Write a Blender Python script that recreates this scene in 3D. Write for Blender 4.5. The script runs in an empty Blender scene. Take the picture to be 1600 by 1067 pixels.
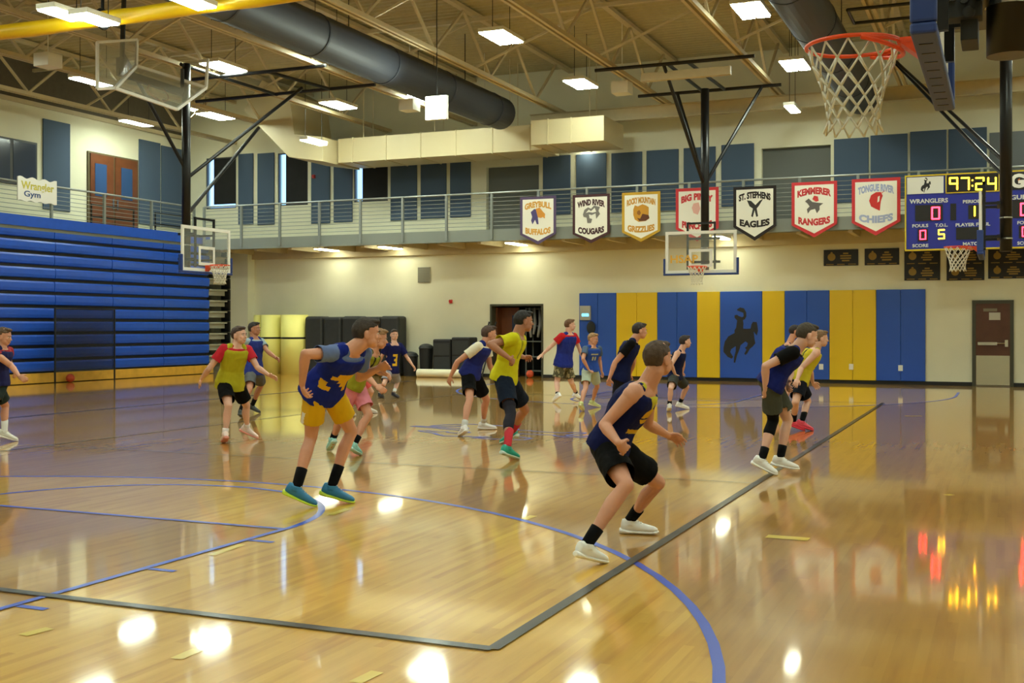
import bpy, bmesh, math, random
from mathutils import Vector, Matrix, noise
from mathutils.geometry import tessellate_polygon
random.seed(7)
S = bpy.context.scene
COL = S.collection

# ------------------------------------------------------------------ camera
TH = math.atan(770/1800.0); CT, ST = math.cos(TH), math.sin(TH)
F = 1800.0; EYE = 1.6; HY = 510.0
cd = bpy.data.cameras.new('camera'); cam = bpy.data.objects.new('camera', cd); COL.objects.link(cam)
cam.location = (0, 0, EYE); cam.rotation_euler = (math.pi/2, 0, TH)
cd.sensor_width = 36.0; cd.lens = 36.0*F/1600.0; cd.shift_y = -(533.5-HY)/1600.0
cd.clip_start = 0.05; cd.clip_end = 200
S.camera = cam
# ------------------------------------------------------------------ world, exposure
w = bpy.data.worlds.new('world'); S.world = w; w.use_nodes = True
w.node_tree.nodes['Background'].inputs[0].default_value = (0.25, 0.45, 0.9, 1)
w.node_tree.nodes['Background'].inputs[1].default_value = 1.0
S.view_settings.view_transform = 'Standard'; S.view_settings.look = 'None'
S.view_settings.gamma = 1.0; S.view_settings.use_curve_mapping = False
S.view_settings.exposure = 0.45
LAMP = 40.0        # strength of the lamp diffusers

# ------------------------------------------------------------------ helpers
def cam2room(cx, cy, cz):
    return Vector((cx*CT - cz*ST, cx*ST + cz*CT, EYE + cy))
def ray(px, py):
    u = (px-800)/F; v = (HY-py)/F
    return Vector((u*CT - ST, u*ST + CT, v))
def at(px, py, X=None, Y=None, Z=None):
    d = ray(px, py)
    if X is not None: t = X/d.x
    elif Y is not None: t = Y/d.y
    else: t = (Z-EYE)/d.z
    return Vector((d.x*t, d.y*t, EYE+d.z*t))

def lin(c):
    return tuple(((x/255)/12.92 if x/255 <= .04045 else ((x/255+.055)/1.055)**2.4) for x in c)
MATS = {}
def mat(name, rgb, rough=.5, metal=0, noise_amt=.0, noise_scale=6, bump=0, bump_scale=60, coat=0, trans=0, emit=0, alpha=1, spec=.5):
    if name in MATS: return MATS[name]
    m = bpy.data.materials.new(name); m.use_nodes = True; nt = m.node_tree
    b = nt.nodes['Principled BSDF']; c = lin(rgb)
    b.inputs['Base Color'].default_value = (*c, 1)
    b.inputs['Roughness'].default_value = rough; b.inputs['Metallic'].default_value = metal
    b.inputs['Specular IOR Level'].default_value = .15 if name.startswith('cloth') else spec
    if coat: b.inputs['Coat Weight'].default_value = coat; b.inputs['Coat Roughness'].default_value = .1
    if trans: b.inputs['Transmission Weight'].default_value = trans
    if alpha < 1: b.inputs['Alpha'].default_value = alpha
    if emit:
        b.inputs['Emission Color'].default_value = (*c, 1); b.inputs['Emission Strength'].default_value = emit
    tc = nt.nodes.new('ShaderNodeTexCoord')
    if noise_amt:
        n = nt.nodes.new('ShaderNodeTexNoise'); n.inputs['Scale'].default_value = noise_scale; n.inputs['Detail'].default_value = 4
        nt.links.new(tc.outputs['Object'], n.inputs['Vector'])
        r = nt.nodes.new('ShaderNodeValToRGB')
        r.color_ramp.elements[0].position = .3; r.color_ramp.elements[1].position = .7
        r.color_ramp.elements[0].color = (*[x*(1-noise_amt) for x in c], 1)
        r.color_ramp.elements[1].color = (*[min(1, x*(1+noise_amt)) for x in c], 1)
        nt.links.new(n.outputs['Fac'], r.inputs['Fac']); nt.links.new(r.outputs['Color'], b.inputs['Base Color'])
    if bump:
        n2 = nt.nodes.new('ShaderNodeTexNoise'); n2.inputs['Scale'].default_value = bump_scale
        nt.links.new(tc.outputs['Object'], n2.inputs['Vector'])
        bp = nt.nodes.new('ShaderNodeBump'); bp.inputs['Strength'].default_value = bump; bp.inputs['Distance'].default_value = .01
        nt.links.new(n2.outputs['Fac'], bp.inputs['Height']); nt.links.new(bp.outputs['Normal'], b.inputs['Normal'])
    MATS[name] = m
    return m

ORG = {}     # object name -> world origin used for its vertices
def tag(o, label=None, cat=None, group=None, kind=None):
    if label: o['label'] = label
    if cat: o['category'] = cat
    if group: o['group'] = group
    if kind: o['kind'] = kind
    return o
def thing(name, loc, label, cat, group=None):
    o = bpy.data.objects.new(name, None); COL.objects.link(o); o.location = loc
    o.empty_display_size = .2
    ORG[o.name] = Vector(loc); return tag(o, label, cat, group)
def link_mesh(name, me, parent=None, origin=None):
    """me holds world coordinates"""
    if parent is not None: org = ORG[parent.name]
    elif origin is not None: org = Vector(origin)
    else:
        xs = [v.co for v in me.vertices]
        mn = [min(p[i] for p in xs) for i in range(3)]; mx = [max(p[i] for p in xs) for i in range(3)]
        org = Vector(((mn[0]+mx[0])/2, (mn[1]+mx[1])/2, mn[2]))
    me.transform(Matrix.Translation(-org))
    o = bpy.data.objects.new(name, me); COL.objects.link(o)
    if parent is not None: o.parent = parent
    else: o.location = org
    ORG[o.name] = org
    return o

def basis(d):
    d = d.normalized()
    a = Vector((0, 0, 1)) if abs(d.z) < .9 else Vector((1, 0, 0))
    u = d.cross(a).normalized(); v = d.cross(u).normalized()
    return u, v

class MB:
    def __init__(s): s.v = []; s.f = []; s.m = []
    def add(s, vs, fs, mi=0):
        b = len(s.v); s.v += [Vector(x) for x in vs]
        for f in fs: s.f.append([i+b for i in f]); s.m.append(mi)
        return s
    def box(s, x0, x1, y0, y1, z0, z1, mi=0):
        vs = [(x0,y0,z0),(x1,y0,z0),(x1,y1,z0),(x0,y1,z0),(x0,y0,z1),(x1,y0,z1),(x1,y1,z1),(x0,y1,z1)]
        return s.add(vs, [(0,3,2,1),(4,5,6,7),(0,1,5,4),(1,2,6,5),(2,3,7,6),(3,0,4,7)], mi)
    def beam(s, p0, p1, w, h, mi=0, up=None):
        p0, p1 = Vector(p0), Vector(p1); d = (p1-p0).normalized()
        up = Vector(up) if up else (Vector((0,0,1)) if abs(d.z) < .95 else Vector((0,1,0)))
        u = d.cross(up).normalized(); v = u.cross(d).normalized()
        vs = [p+u*a*w/2+v*b*h/2 for p in (p0, p1) for a, b in ((-1,-1),(1,-1),(1,1),(-1,1))]
        return s.add(vs, [(3,2,1,0),(4,5,6,7),(0,1,5,4),(1,2,6,5),(2,3,7,6),(3,0,4,7)], mi)
    def cyl(s, p0, p1, r, n=12, mi=0, r1=None, caps=True):
        p0, p1 = Vector(p0), Vector(p1); u, v = basis(p1-p0); r1 = r if r1 is None else r1
        vs = [p+(u*math.cos(2*math.pi*i/n)+v*math.sin(2*math.pi*i/n))*q for p, q in ((p0, r), (p1, r1)) for i in range(n)]
        fs = [(i, (i+1) % n, n+(i+1) % n, n+i) for i in range(n)]
        if caps: fs += [tuple(range(n))[::-1], tuple(range(n, 2*n))]
        return s.add(vs, fs, mi)
    def tube(s, pts, r, n=8, mi=0, closed=False):
        pts = [Vector(p) for p in pts]; N = len(pts); rings = []
        pu = None
        for i, p in enumerate(pts):
            a = pts[(i-1) % N] if (closed or i > 0) else p; b = pts[(i+1) % N] if (closed or i < N-1) else p
            d = (b-a).normalized()
            if pu is None: u, v = basis(d)
            else:
                u = (pu-d*pu.dot(d)).normalized(); v = d.cross(u).normalized()
            pu = u
            rr = r[i] if isinstance(r, (list, tuple)) else r
            rings.append([p+(u*math.cos(2*math.pi*k/n)+v*math.sin(2*math.pi*k/n))*rr for k in range(n)])
        vs = [x for R in rings for x in R]; fs = []
        for i in range(N if closed else N-1):
            j = (i+1) % N
            for k in range(n): fs.append((i*n+k, i*n+(k+1) % n, j*n+(k+1) % n, j*n+k))
        if not closed: fs += [tuple(range(n))[::-1], tuple(range((N-1)*n, N*n))]
        return s.add(vs, fs, mi)
    def ell(s, c, ax, n=16, m=10, mi=0, fn=None):
        """ellipsoid, ax = three half-axis vectors"""
        c = Vector(c); vs = []; fs = []
        for j in range(m+1):
            t = math.pi*j/m
            for i in range(n):
                p = 2*math.pi*i/n
                a, b, d = math.sin(t)*math.cos(p), math.sin(t)*math.sin(p), math.cos(t)
                k = fn(a, b, d) if fn else 1
                vs.append(c+(ax[0]*a+ax[1]*b+ax[2]*d)*k)
        for j in range(m):
            for i in range(n): fs.append((j*n+i, (j+1)*n+i, (j+1)*n+(i+1) % n, j*n+(i+1) % n))
        return s.add(vs, fs, mi)
    def sph(s, c, r, mi=0, n=14, m=9): return s.ell(c, (Vector((r,0,0)), Vector((0,r,0)), Vector((0,0,r))), n, m, mi)
    def loft(s, rings, mi=0, caps=True):
        n = len(rings[0]); vs = [p for R in rings for p in R]; fs = []
        for i in range(len(rings)-1):
            for k in range(n): fs.append((i*n+k, i*n+(k+1) % n, (i+1)*n+(k+1) % n, (i+1)*n+k))
        if caps: fs += [tuple(range(n))[::-1], tuple(range((len(rings)-1)*n, len(rings)*n))]
        return s.add(vs, fs, mi)
    def prism(s, poly, o, u, v, t, mi=0):
        """polygon (2D) in plane o+u*a+v*b, thickness t along u x v"""
        o, u, v = Vector(o), Vector(u), Vector(v); nrm = u.cross(v).normalized()
        P = [o+u*a+v*b for a, b in poly]; n = len(P)
        tris = tessellate_polygon([[Vector((a, b, 0)) for a, b in poly]])
        vs = P+[p+nrm*t for p in P]
        fs = [tuple(x) for x in tris]+[tuple(i+n for i in x)[::-1] for x in tris]
        fs += [(i, (i+1) % n, n+(i+1) % n, n+i) for i in range(n)]
        return s.add(vs, fs, mi)
    def mesh(s, name, mats, smooth=False, recalc=True):
        me = bpy.data.meshes.new(name); me.from_pydata([tuple(x) for x in s.v], [], s.f)
        for m in (mats if isinstance(mats, (list, tuple)) else [mats]): me.materials.append(m)
        for p, mi in zip(me.polygons, s.m): p.material_index = mi
        if recalc:
            bm = bmesh.new(); bm.from_mesh(me); bmesh.ops.remove_doubles(bm, verts=bm.verts, dist=1e-6)
            bmesh.ops.recalc_face_normals(bm, faces=bm.faces); bm.to_mesh(me); bm.free()
        if smooth: me.polygons.foreach_set('use_smooth', [True]*len(me.polygons))
        return me
    def build(s, name, mats, parent=None, smooth=False, bevel=0, origin=None):
        o = link_mesh(name, s.mesh(name, mats, smooth), parent, origin)
        if bevel:
            md = o.modifiers.new('bevel', 'BEVEL'); md.width = bevel; md.segments = 2; md.limit_method = 'ANGLE'
        return o

def remeshed(mb, name, mats, voxel, smooth=2, factor=.5, fold=0, fold_scale=9, print_fn=None):
    me = mb.mesh(name+'_src', mats, recalc=False)
    o = bpy.data.objects.new('tmp', me); COL.objects.link(o)
    r = o.modifiers.new('r', 'REMESH'); r.mode = 'VOXEL'; r.voxel_size = voxel
    if smooth:
        sm = o.modifiers.new('s', 'SMOOTH'); sm.factor = factor; sm.iterations = smooth
    dg = bpy.context.evaluated_depsgraph_get(); dg.update()
    out = bpy.data.meshes.new_from_object(o.evaluated_get(dg)); out.name = name
    bpy.data.objects.remove(o)
    out.materials.clear()
    for m in (mats if isinstance(mats, (list, tuple)) else [mats]): out.materials.append(m)
    if fold:
        out.update()
        nn = [v.normal.copy() for v in out.vertices]
        for v, n_ in zip(out.vertices, nn):
            p = v.co*fold_scale
            v.co += n_*fold*(noise.noise(Vector((p.x, p.y, p.z*.45)))*1.2 + .5*noise.noise(p*2.3))
    mi = [0]*len(out.polygons)
    if print_fn:
        for i, p in enumerate(out.polygons): mi[i] = print_fn(p.center, p.normal)
    out.polygons.foreach_set('material_index', mi)
    out.polygons.foreach_set('use_smooth', [True]*len(out.polygons))
    return out

def text_mesh(txt, size, o, u, v, mt, parent, name='lettering', bold=.012, t=.004, width=None, arch=0, align='CENTER'):
    """flat lettering; o = baseline centre, u right, v up"""
    cu = bpy.data.curves.new('t', 'FONT'); cu.body = txt; cu.size = 1; cu.offset = bold; cu.align_x = align
    cu.extrude = t/2/size; cu.resolution_u = 3
    ob = bpy.data.objects.new('t', cu); COL.objects.link(ob)
    dg = bpy.context.evaluated_depsgraph_get(); dg.update()
    me = bpy.data.meshes.new_from_object(ob.evaluated_get(dg)); bpy.data.objects.remove(ob)
    u, v, o = Vector(u), Vector(v), Vector(o); n = u.cross(v).normalized()
    xs = [q.co.x for q in me.vertices]; W = max(xs)-min(xs)
    cx = (max(xs)+min(xs))/2 if align == 'CENTER' else min(xs)
    sx = size if width is None else width/W
    for q in me.vertices:
        a = (q.co.x-cx)*sx; b = q.co.y*size
        if arch: b += arch*(1-(2*a/(W*sx))**2)
        q.co = o+u*a+v*b+n*(q.co.z*size+t/2)
    me.name = name
    me.materials.clear(); me.materials.append(mt)
    return link_mesh(name, me, parent)

# ------------------------------------------------------------------ materials
M_wall = mat('painted_block_wall', (224,222,196), .75, noise_amt=.03, noise_scale=1.2, bump=.15, bump_scale=25)
M_brown = mat('brown_acoustic', (92,84,68), .9, noise_amt=.08)
M_deck = mat('roof_deck_tan', (174,164,126), .7, noise_amt=.05)
M_steel = mat('tan_steel', (194,180,142), .55, noise_amt=.04)
M_grey = mat('grey_steel', (128,134,128), .5)
M_railm = mat('rail_grey', (140,146,142), .4, metal=.3)
M_black = mat('black_steel', (20,21,22), .35, metal=.2)
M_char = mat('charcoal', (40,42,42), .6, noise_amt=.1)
M_duct = mat('navy_duct', (48,54,66), .55)
M_ductw = mat('tan_duct', (206,194,154), .5)
M_white = mat('white_paint', (232,232,226), .45)
M_orange = mat('rim_orange', (232,78,30), .35)
M_net = mat('net_white', (222,220,205), .8)
M_blue = mat('blue_pad', (32,82,184), .42, bump=.05)
M_yel = mat('yellow_pad', (226,190,16), .42, bump=.05)
M_bluebench = mat('blue_bench', (26,80,190), .35, noise_amt=.05)
M_bgrey = mat('bluegrey_acoustic', (72,90,112), .9, bump=.3, bump_scale=120)
M_glass = mat('board_glass', (205,215,210), .04, alpha=.12)
M_wood = mat('door_wood', (104,58,28), .4, noise_amt=.18, noise_scale=3)
M_woodd = mat('door_wood_dark', (84,46,28), .4, noise_amt=.15, noise_scale=3)
M_chrome = mat('chrome', (200,200,198), .22, metal=1)
M_brushed = mat('brushed_metal', (196,194,185), .16, metal=1)
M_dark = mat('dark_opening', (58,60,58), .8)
M_lamp = mat('lamp_glow', (242,255,236), .5, emit=LAMP)
M_lampb = mat('balcony_lamp_glow', (250,252,220), .5, emit=LAMP*.5)
M_housing = mat('lamp_housing', (225,222,205), .5)
M_gold = mat('gold_print', (206,160,50), .6)
M_curtain = mat('yellow_vinyl', (236,196,20), .35, bump=.2, bump_scale=8)
M_daylight = mat('daylight_gap', (150,200,255), .5, emit=1.6)
M_lineblue = mat('line_blue', (24,74,200), .35, coat=.25)
M_lineblack = mat('line_black', (8,9,10), .35, coat=.2)
M_lineyel = mat('line_yellow', (232,204,60), .3, coat=.6)
M_rubber = mat('black_rubber', (22,22,22), .6)
M_kick = mat('light_wood_board', (214,164,62), .4, noise_amt=.12, noise_scale=4)

def wood_floor():
    m = bpy.data.materials.new('maple_floor'); m.use_nodes = True; nt = m.node_tree; L = nt.links
    b = nt.nodes['Principled BSDF']
    tc = nt.nodes.new('ShaderNodeTexCoord'); sp = nt.nodes.new('ShaderNodeSeparateXYZ'); L.new(tc.outputs['Object'], sp.inputs[0])
    def math_(op, a, bb=None, c=None):
        n = nt.nodes.new('ShaderNodeMath'); n.operation = op
        for i, x in enumerate((a, bb, c)):
            if x is None: continue
            if isinstance(x, (int, float)): n.inputs[i].default_value = x
            else: L.new(x, n.inputs[i])
        return n.outputs[0]
    X, Y = sp.outputs[0], sp.outputs[1]
    row = math_('FLOOR', math_('DIVIDE', X, .057))
    wn = nt.nodes.new('ShaderNodeTexWhiteNoise'); wn.noise_dimensions = '1D'; L.new(row, wn.inputs['W'])
    yy = math_('FLOOR', math_('ADD', math_('DIVIDE', Y, 1.1), math_('MULTIPLY', wn.outputs['Value'], 9)))
    cb = nt.nodes.new('ShaderNodeCombineXYZ'); L.new(row, cb.inputs[0]); L.new(yy, cb.inputs[1])
    w2 = nt.nodes.new('ShaderNodeTexWhiteNoise'); w2.noise_dimensions = '2D'; L.new(cb.outputs[0], w2.inputs['Vector'])
    # long grain
    mp = nt.nodes.new('ShaderNodeMapping'); mp.inputs['Scale'].default_value = (14, 1.1, 1); L.new(tc.outputs['Object'], mp.inputs[0])
    ns = nt.nodes.new('ShaderNodeTexNoise'); ns.inputs['Scale'].default_value = 1; ns.inputs['Detail'].default_value = 5; L.new(mp.outputs[0], ns.inputs['Vector'])
    v = math_('ADD', math_('MULTIPLY', w2.outputs['Value'], .28), math_('MULTIPLY', ns.outputs['Fac'], .78))
    rp = nt.nodes.new('ShaderNodeValToRGB'); L.new(v, rp.inputs['Fac'])
    e = rp.color_ramp.elements; e[0].position = .12; e[0].color = (*lin((190,134,44)), 1); e[1].position = .95; e[1].color = (*lin((244,198,94)), 1)
    k = rp.color_ramp.elements.new(.5); k.color = (*lin((226,176,72)), 1)
    # stained area: outside both three point arcs, and inside the lanes
    def dist(cy):
        return math_('SQRT', math_('ADD', math_('POWER', math_('ADD', X, 7.05), 2), math_('POWER', math_('SUBTRACT', Y, cy), 2)))
    out1 = math_('GREATER_THAN', dist(3.8), 6.0); out2 = math_('GREATER_THAN', dist(28.3), 6.0)
    out = math_('MULTIPLY', out1, out2)
    lx = math_('LESS_THAN', math_('ABSOLUTE', math_('ADD', X, 7.05)), 1.83)
    ln = math_('MAXIMUM', math_('MULTIPLY', lx, math_('LESS_THAN', Y, 7.65)), math_('MULTIPLY', lx, math_('GREATER_THAN', Y, 24.5)))
    st = math_('MAXIMUM', out, ln)
    mx = nt.nodes.new('ShaderNodeMix'); mx.data_type = 'RGBA'; mx.blend_type = 'MULTIPLY'
    L.new(math_('MULTIPLY', st, 1.0), mx.inputs[0]); L.new(rp.outputs[0], mx.inputs[6]); mx.inputs[7].default_value = (.62, .54, .46, 1)
    L.new(mx.outputs[2], b.inputs['Base Color'])
    b.inputs['Roughness'].default_value = .32
    b.inputs['Coat Weight'].default_value = 1; b.inputs['Coat Roughness'].default_value = .055; b.inputs['Coat IOR'].default_value = 1.45; b.inputs['Specular IOR Level'].default_value = .25
    n3 = nt.nodes.new('ShaderNodeTexNoise'); n3.inputs['Scale'].default_value = 1.3; L.new(tc.outputs['Object'], n3.inputs['Vector'])
    bp = nt.nodes.new('ShaderNodeBump'); bp.inputs['Strength'].default_value = .018; bp.inputs['Distance'].default_value = .006
    L.new(n3.outputs['Fac'], bp.inputs['Height']); L.new(bp.outputs[0], b.inputs['Coat Normal'])
    return m
M_floor = wood_floor()

ORD = ['first','second','third','fourth','fifth','sixth','seventh','eighth','ninth','tenth','eleventh','twelfth','thirteenth','fourteenth','fifteenth','sixteenth','seventeenth','eighteenth']
# ================================================================== ROOM
XL, XU, XR = -24.9, -27.0, 10.0
YB, YF = -5.0, 33.4
DECK = 9.6
fl = MB().box(XU, XR, YB, YF+3, -.2, 0).build('floor', M_floor, origin=(0,0,0)); tag(fl, kind='structure')
LA, TRUSSB = 8.1, 8.0
# corrugated roof deck, ribs across the room
dk = MB(); y = YB; prof = []
while y < YF+.3:
    prof += [(y, DECK), (y+.06, DECK-.05), (y+.14, DECK-.05), (y+.2, DECK)]; y += .26
ringA = [(XU-.2, a, b) for a, b in prof]; ringB = [(XR+.2, a, b) for a, b in prof]; n = len(prof)
dk.add(ringA+ringB, [(i, i+1, n+i+1, n+i) for i in range(n-1)]); dk.box(XU-.2, XR+.2, YB-.2, YF+.4, DECK+.01, DECK+.2)
tag(dk.build('ceiling', M_deck), kind='structure')
tag(MB().box(XR, XR+.3, YB, YF+.3, 0, DECK).build('wall_right', M_wall), kind='structure')
tag(MB().box(XU, XR, YB-.3, YB, 0, DECK).build('wall_back', M_wall), kind='structure')

# far wall with openings (doorway and three upper windows)
def wall_grid(name, x0, x1, z0, z1, y0, y1, holes, m):
    xs = sorted({x0, x1}|{h[0] for h in holes}|{h[1] for h in holes}); zs = sorted({z0, z1}|{h[2] for h in holes}|{h[3] for h in holes})
    mb = MB()
    for a, b in zip(xs, xs[1:]):
        run = None
        for c, d in zip(zs, zs[1:]):
            mx_, mz_ = (a+b)/2, (c+d)/2
            if any(h[0] < mx_ < h[1] and h[2] < mz_ < h[3] for h in holes):
                if run: mb.box(a, b, y0, y1, *run); run = None
            else: run = (run[0], d) if run else (c, d)
        if run: mb.box(a, b, y0, y1, *run)
    return tag(mb.build(name, m), kind='structure')
def rect(x0, x1, yt, yb, Y):
    a = at(x0, yt, Y=Y); b = at(x1, yt, Y=Y); c = at((x0+x1)/2, yb, Y=Y); t = at((x0+x1)/2, yt, Y=Y)
    return a.x, b.x, c.z, t.z
dwx0, dwx1 = at(766, 475, Y=YF).x, at(849, 475, Y=YF).x
dwz = at(800, 475, Y=YF).z
wins = [rect(322, 369, 246, 326, YF), rect(434, 481, 238, 321, YF), rect(553, 606, 250, 315, YF)]
opn = [rect(760, 842, 259, 352, YF), rect(1190, 1298, 229, 340, YF), rect(1546, 1640, 205, 330, YF)]
SLAB0, SLAB1 = 4.15, 4.48
RY, RX = 31.5, -24.6
opn = [(a, b, SLAB1, d) for a, b, c, d in opn]
holes = [(dwx0, dwx1, 0, dwz)] + wins + opn[:2]
wall_grid('wall_far', XU-.3, XR, 0, DECK, YF, YF+.3, holes, M_wall)
# upper left wall, brown acoustic strip above
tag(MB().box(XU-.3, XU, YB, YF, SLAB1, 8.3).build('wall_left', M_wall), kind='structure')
tag(MB().box(XU-.3, XU+.02, YB, YF, 8.3, DECK).build('trim_1', M_brown), kind='structure')
tag(MB().box(XU+.02, XU+.1, YB, YF, 8.25, 8.38).build('trim_2', M_steel), kind='structure')
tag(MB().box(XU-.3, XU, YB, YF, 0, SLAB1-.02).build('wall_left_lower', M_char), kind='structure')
# pilaster beside the bleachers
tag(MB().box(-25.6, -24.05, 33.0, YF, 0, SLAB0).build('wall_pilaster', M_wall), kind='structure')
# balcony slabs
bal = MB(); bal.box(XU, XR, RY, YF, SLAB0+.12, SLAB1); bal.box(XU, -24.83, YB, RY, SLAB0+.12, SLAB1)
tag(bal.build('balcony_floor', M_grey), kind='structure')
tag(MB().box(RX, XR, RY-.12, RY, SLAB0, SLAB1+.02).build('trim_3', M_grey), kind='structure')
tag(MB().box(RX, XR, YF-.16, YF, 3.92, SLAB0+.12).build('trim_4', M_steel), kind='structure')
jb = MB(); x = -24
while x < XR: jb.beam((x, RY, SLAB0+.03), (x, YF-.16, SLAB0+.03), .12, .18); x += 1.35
tag(jb.build('trim_5', M_steel), kind='structure')
# baseboard on far wall
bb = MB()
for a, b in ((-24.05, -20.9), (-17.3, dwx0), (dwx1, at(1519,470,Y=YF).x), (at(1584,470,Y=YF).x, XR)): bb.box(a, b, YF-.02, YF, 0, .1)
tag(bb.build('baseboard_far', M_rubber), kind='structure')
tag(MB().box(XR-.02, XR, YB, YF-.03, 0, .1).build('baseboard_right', M_rubber), kind='structure')

# rooms behind the openings
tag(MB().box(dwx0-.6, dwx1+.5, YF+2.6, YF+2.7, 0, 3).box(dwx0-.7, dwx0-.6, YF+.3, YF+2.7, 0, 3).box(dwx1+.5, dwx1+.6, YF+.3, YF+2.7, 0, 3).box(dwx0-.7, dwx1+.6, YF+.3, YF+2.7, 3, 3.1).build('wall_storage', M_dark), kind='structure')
for i, (a, b, c, d) in enumerate(opn[:2]):
    tag(MB().box(a-.05, b+.05, YF+.18, YF+.26, c, d+.05).build('door_%d' % (i+4), mat('grey_shutter', (98,102,98), .7)), kind='structure')
a, b, c, d = opn[2]
tag(MB().box(a, b, YF-.03, YF, c, d).build('window_4', mat('grey_glass', (92,98,100), .3)), kind='structure')

# ---- windows with blinds: daylight shows at the edge
for i, (a, b, c, d) in enumerate(wins):
    wf = MB(); t = .04
    wf.box(a, a+t, YF+.02, YF+.12, c, d).box(b-t, b, YF+.02, YF+.12, c, d).box(a, b, YF+.02, YF+.12, d-t, d).box(a, b, YF+.02, YF+.12, c, c+t)
    o = tag(wf.build('window_%d' % (i+1), mat('window_frame', (60,62,62), .5)), kind='structure')
    s_ = MB().box(a+.30, b-t, YF+.05, YF+.08, c+(.16 if i == 0 else .04), d-.04)
    s_.build('blind', mat('black_blind', (24,24,24), .85, noise_amt=.2, noise_scale=3), o)
    g = MB().box(a-.02, b+.02, YF+.26, YF+.28, c-.02, d+.02).build('window_pane', M_daylight, o)

# ---- floor markings
def strip(pts, wd, name, m, closed=False, z=.003):
    mb = MB(); N = len(pts); L_ = []; R_ = []
    for i in range(N):
        a = Vector((*pts[(i-1) % N if closed else max(i-1, 0)], 0)); b = Vector((*pts[(i+1) % N if closed else min(i+1, N-1)], 0))
        d = (b-a).normalized(); nn = Vector((-d.y, d.x, 0))*wd/2; p = Vector((*pts[i], z)); L_.append(p+nn); R_.append(p-nn)
    vs = L_+R_
    fs = [(i, (i+1) % N, N+(i+1) % N, N+i) for i in range(N if closed else N-1)]
    mb.add(vs, fs)
    me = mb.mesh(name, m); me.flip_normals() if me.polygons[0].normal.z < 0 else None
    return link_mesh(name, me, fl)
def arc(cx, cy, r, a0, a1, n=48): return [(cx+r*math.cos(math.radians(a0+(a1-a0)*i/n)), cy+r*math.sin(math.radians(a0+(a1-a0)*i/n))) for i in range(n+1)]
CX = -7.05
for cy, sg in ((3.8, 1), (28.3, -1)):
    strip([(CX+6.02, cy-sg*1.6)]+arc(CX, cy, 6.02, 0, sg*180)+[(CX-6.02, cy-sg*1.6)], .06, 'three_point_line', M_lineblue)
    fy = cy+sg*3.85
    strip(arc(CX, fy, 1.83, 0, sg*180), .06, 'free_throw_circle', M_lineblue)
    strip([(CX-1.83, fy), (CX+1.83, fy)], .055, 'free_throw_line', M_lineblue, z=.0045)
    for s2 in (-1, 1):
        strip([(CX+s2*1.83, fy), (CX+s2*1.83, cy-sg*1.6)], .055, 'lane_line', M_lineblue, z=.006)
        for q in (.5, 1.6, 2.7): strip([(CX+s2*1.86, fy-sg*q), (CX+s2*2.07, fy-sg*q)], .055, 'lane_mark', M_lineblue)
strip([(-2.33, 5.2), (-2.33, 25.1)], .07, 'black_boundary_line', M_lineblack, z=.0075)
strip([(-11.8, 5.2), (-2.33, 5.2)], .07, 'black_boundary_line', M_lineblack, z=.009)
strip([(-11.8, 5.2), (-11.8, 25.1)], .04, 'black_boundary_line', M_lineblack, z=.0075)
strip([(-11.8, 25.1), (-2.33, 25.1)], .05, 'black_boundary_line', M_lineblack, z=.009)
strip([(-11.8, 11.75), (-2.33, 11.75)], .03, 'attack_line', M_lineblack, z=.0075)
strip([(-16.0, 0), (-16.0, 30)], .12, 'side_line', mat('line_navy', (30,34,84), .3, coat=.6))
for a, b in (((1198,838),(1264,843)), ((35,993),(78,982)), ((275,1030),(310,1015)), ((330,868),(378,851)), ((555,1067),(590,1050)), ((818,812),(834,806)), ((515,805),(545,795)), ((1478,774),(1488,773)), ((1414,650),(1440,650))):
    p, q = at(*a, Z=0), at(*b, Z=0)
    if a[0] in (1198,): strip([(p.x, p.y), (q.x, q.y)], .13, 'yellow_dash', M_lineyel)
    else: strip([(p.x, p.y), (q.x, q.y)], .07, 'yellow_dash', M_lineyel)
# bucking horse outline
HORSE = [(345,155),(375,135),(415,145),(438,185),(440,225),(425,255),(405,265),(410,300),(407,350),(440,352),(482,350),(490,310),(505,282),(545,285),(552,320),(558,370),(545,420),(528,400),(515,380),(520,440),(530,500),(505,530),(475,555),(450,600),(430,620),(418,605),(440,565),(425,545),(445,530),(455,500),(430,480),(380,520),(370,560),(345,620),(325,700),(310,695),(315,640),(330,580),(330,530),(285,560),(275,590),(305,640),(290,658),(250,640),(205,590),(205,545),(220,480),(255,430),(320,395),(318,370),(335,340),(345,268),(320,240),(318,215),(345,210),(360,222),(395,235),(412,225),(408,190),(375,177),(345,165)]
HN = [((x-380)/280.0, (420-y)/280.0) for x, y in HORSE]
lg = [(CX+b*1.7, 16.0-a*1.7) for a, b in HN]
strip(lg, .07, 'centre_court_logo', M_lineblue, closed=True)

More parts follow.
